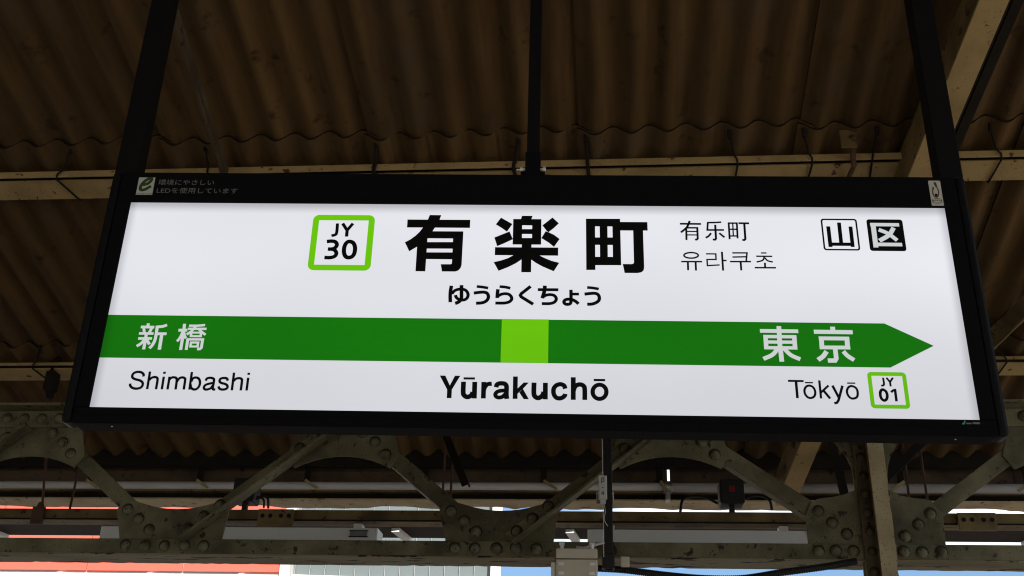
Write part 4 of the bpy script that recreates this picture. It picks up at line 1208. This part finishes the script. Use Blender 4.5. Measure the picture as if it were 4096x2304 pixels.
# black bezel: four bars round the lit face
MB().box(-Xs, Xs, -0.004, DEP, PZ, Zt).build('bezel_bar', 'black', sign, bevel=0.002)
MB().box(-Xs, Xs, -0.004, DEP, Zb, -PZ).build('bezel_bar', 'black', sign, bevel=0.004)
MB().box(-Xs, -PX, -0.004, DEP, -PZ + 0.0002, PZ - 0.0002).build('bezel_bar', 'black', sign, bevel=0.001)
MB().box(PX, Xs, -0.004, DEP, -PZ + 0.0002, PZ - 0.0002).build('bezel_bar', 'black', sign, bevel=0.001)
MB().box(-Xs, Xs, -0.0046, -0.0041, Zb + 0.022, Zb + 0.0232).build('seam', 'black_seam', sign)
MB().box(-PX, PX, 0.045, DEP - 0.002, -PZ, PZ).build('back_panel', 'black', sign)
for sx in (-1, 1):
    x0, x1 = sorted((sx * (Xs + 0.003), sx * Xo))
    # rounded end caps run the whole height of the box
    pts = [(x0, -0.002), (x1, -0.002), (x1, DEP), (x0, DEP)]
    mb = MB().box(x0, x1, -0.003, DEP - 0.006, Zb + 0.002, Zt + 0.002)
    mb.build('end_cap', 'black_gloss', sign, bevel=0.010)
    MB().box(*sorted((sx * Xs, sx * (Xs + 0.003))), 0.002, DEP - 0.010, Zb + 0.004, Zt - 0.002).build('end_seam', 'black_seam', sign)
    # hanger post
    h0, h1 = sorted((sx * 1.104, sx * (Xo - 0.0005)))
    MB().box(h0, h1, 0.006, 0.060, Zt + 0.002, Zt + 0.93).build('hanger_post', 'black_gloss', sign, bevel=0.003)
for sx in (-1.043, 1.043):
    MB().tube([(sx, 0.022, Zb - 0.0012), (sx, 0.022, Zb + 0.003)], 0.0022, 8).build('screw', 'zinc', sign)
MB().box(-0.0175, 0.0175, 0.012, 0.056, Zt + 0.002, Zt + 0.93).build('hanger_post', 'black_gloss', sign, bevel=0.002)
sl = MB().box(-0.0212, 0.0212, 0.008, 0.060, Zt + 0.001, Zt + 0.082).build('hanger_sleeve', 'black', sign, bevel=0.002)
for sx in (-1, 1):
    b = MB().tube([(sx * 0.0213, 0.034, Zt + 0.040), (sx * 0.027, 0.034, Zt + 0.040)], 0.0042, 8).build('bolt', 'zinc', sl)
    MB().tube([(sx * 0.027, 0.034, Zt + 0.040), (sx * 0.036, 0.034, Zt + 0.040)], 0.0078, 6).build('nut', 'zinc', sl)
    if sx < 0:
        MB().tube([(-0.036, 0.034, Zt + 0.039), (-0.046, 0.034, Zt + 0.039)], 0.0022, 6).build('bolt_tip', 'zinc', sl)
    MB().box(*sorted((sx * 0.0215, sx * 0.034)), 0.02, 0.048, Zt + 0.0005, Zt + 0.026).build('foot', 'black', sl, bevel=0.001)

# lit face and its films (millimetre art work, centre of the lit face is 0,0)
flat('lit_panel', [(-PX, -PZ), (PX, -PZ), (PX, PZ), (-PX, PZ)], 0.0, 'white_lit', sign)
band = flat('green_band', [(-PX, -0.1624), (0.9017, -0.1624), (1.0164, -0.1022), (0.9010, -0.0422), (-PX, -0.0422)], -0.0003, 'green_lit', sign)
tag(band, 'dark green band ending in an arrow point')
flat('lime_block', [(-0.0710, -0.1620), (0.0492, -0.1620), (0.0492, -0.0417), (-0.0710, -0.0417)], -0.0006, 'lime_lit', sign)
def W(strokes, k):
    return [e if e[0] == 'P' else (e[0] * k, e[1], e[2]) for e in strokes]
lettering('heading_lettering', LETTERS['heading'], 'ink', sign, -0.0004)
lettering('kana_lettering', LETTERS['kana'], 'ink', sign, -0.0004)
for a, b in ((0, 13), (13, 32), (32, 41), (41, 50)):
    lettering('band_lettering', LETTERS['band_white'][a:b], 'white_film', sign, -0.0006)
lettering('romaji_lettering', W(LETTERS['shimbashi'], 1.08), 'ink', sign, -0.0004)
lettering('romaji_lettering', W(LETTERS['yurakucho'], 1.10), 'ink', sign, -0.0004)
lettering('romaji_lettering', W(LETTERS['tokyo'], 1.12), 'ink', sign, -0.0004)
lettering('foreign_lettering', W(LETTERS['foreign'][:21], 1.12), 'ink', sign, -0.0004)
lettering('foreign_lettering', W(LETTERS['foreign'][21:], 1.28), 'ink', sign, -0.0004)
def numbering(x0, x1, z0, z1, w, r, strokes):
    o = ring('number_frame', rounded(x0, x1, z0, z1, r), rounded(x0 + w, x1 - w, z0 + w, z1 - w, 0.0008), -0.0003, 'lime_lit', sign)
    lettering('number_lettering', strokes, 'ink', o, -0.0004)
numbering(-0.5910, -0.4230, 0.0934, 0.2614, 0.0166, 0.017, W(LETTERS['jy30'], 1.06))
numbering(0.8421, 0.9375, -0.2703, -0.1747, 0.0100, 0.0100, W(LETTERS['jy01'], 1.15))
o = ring('zone_frame', rounded(0.7690, 0.8642, 0.1660, 0.2612, 0.0075), rounded(0.7735, 0.8597, 0.1705, 0.2567, 0.0042), -0.0003, 'ink', sign)
lettering('zone_lettering', LETTERS['yama'], 'ink', o, -0.0004)
o = flat('zone_tile', rounded(0.8892, 0.9838, 0.1654, 0.2602, 0.0075), -0.0003, 'ink', sign)
lettering('zone_lettering', W(LETTERS['ku_white'], 0.95), 'white_film', o, -0.0006)

# stickers on the bezel
st = flat('sticker', [(-1.0895, 0.3178), (-1.0437, 0.3178), (-1.0437, 0.3734), (-1.0895, 0.3734)], -0.0046, 'sticker_grey', sign)
tag(st, 'grey sticker with a green letter e')
lettering('leaf_letter', LETTERS['leaf_e'], 'leaf_ink', st, -0.0049)
def fit_text(body, x0, x1, z0, h, mat, parent, y):
    o = font_text('lettering', body, 1.0, 0, 0, y, mat, parent)
    xs = [v.co.x for v in o.data.vertices]; ys = [v.co.y for v in o.data.vertices]
    sx = (x1 - x0) / (max(xs) - min(xs)); sy = h / (max(ys) - min(ys))
    for v in o.data.vertices:
        v.co.x = (v.co.x - min(xs)) * sx; v.co.y = (v.co.y - min(ys)) * sy
    o.location = (x0, y, z0)
    return o
fit_text('ecotrain', -1.0880, -1.0450, 0.3190, 0.0045, 'leaf_ink', st, -0.0049)
fit_text('環境にやさしい', -1.0325, -0.8775, 0.3495, 0.0178, 'grey_print', sign, -0.0047)
fit_text('LEDを使用しています', -1.0330, -0.8080, 0.3232, 0.0178, 'grey_print', sign, -0.0047)
st = flat('sticker', rounded(1.0660, 1.0980, 0.3006, 0.3785, 0.003), -0.0046, 'sticker', sign)
tag(st, 'white sticker with an olive loop emblem')
lettering('emblem', LETTERS['sticker_loop'], 'olive_ink', st, -0.0049)
lettering('print', LETTERS['sticker_marks'], 'ink', st, -0.0049)
lettering('maker_mark', LETTERS['maker_green'], 'maker_ink', sign, -0.0047)
lettering('maker_mark', LETTERS['maker_grey'], 'grey_print', sign, -0.0047)
for ch in sign.children:
    ch.location.z += 0.3385
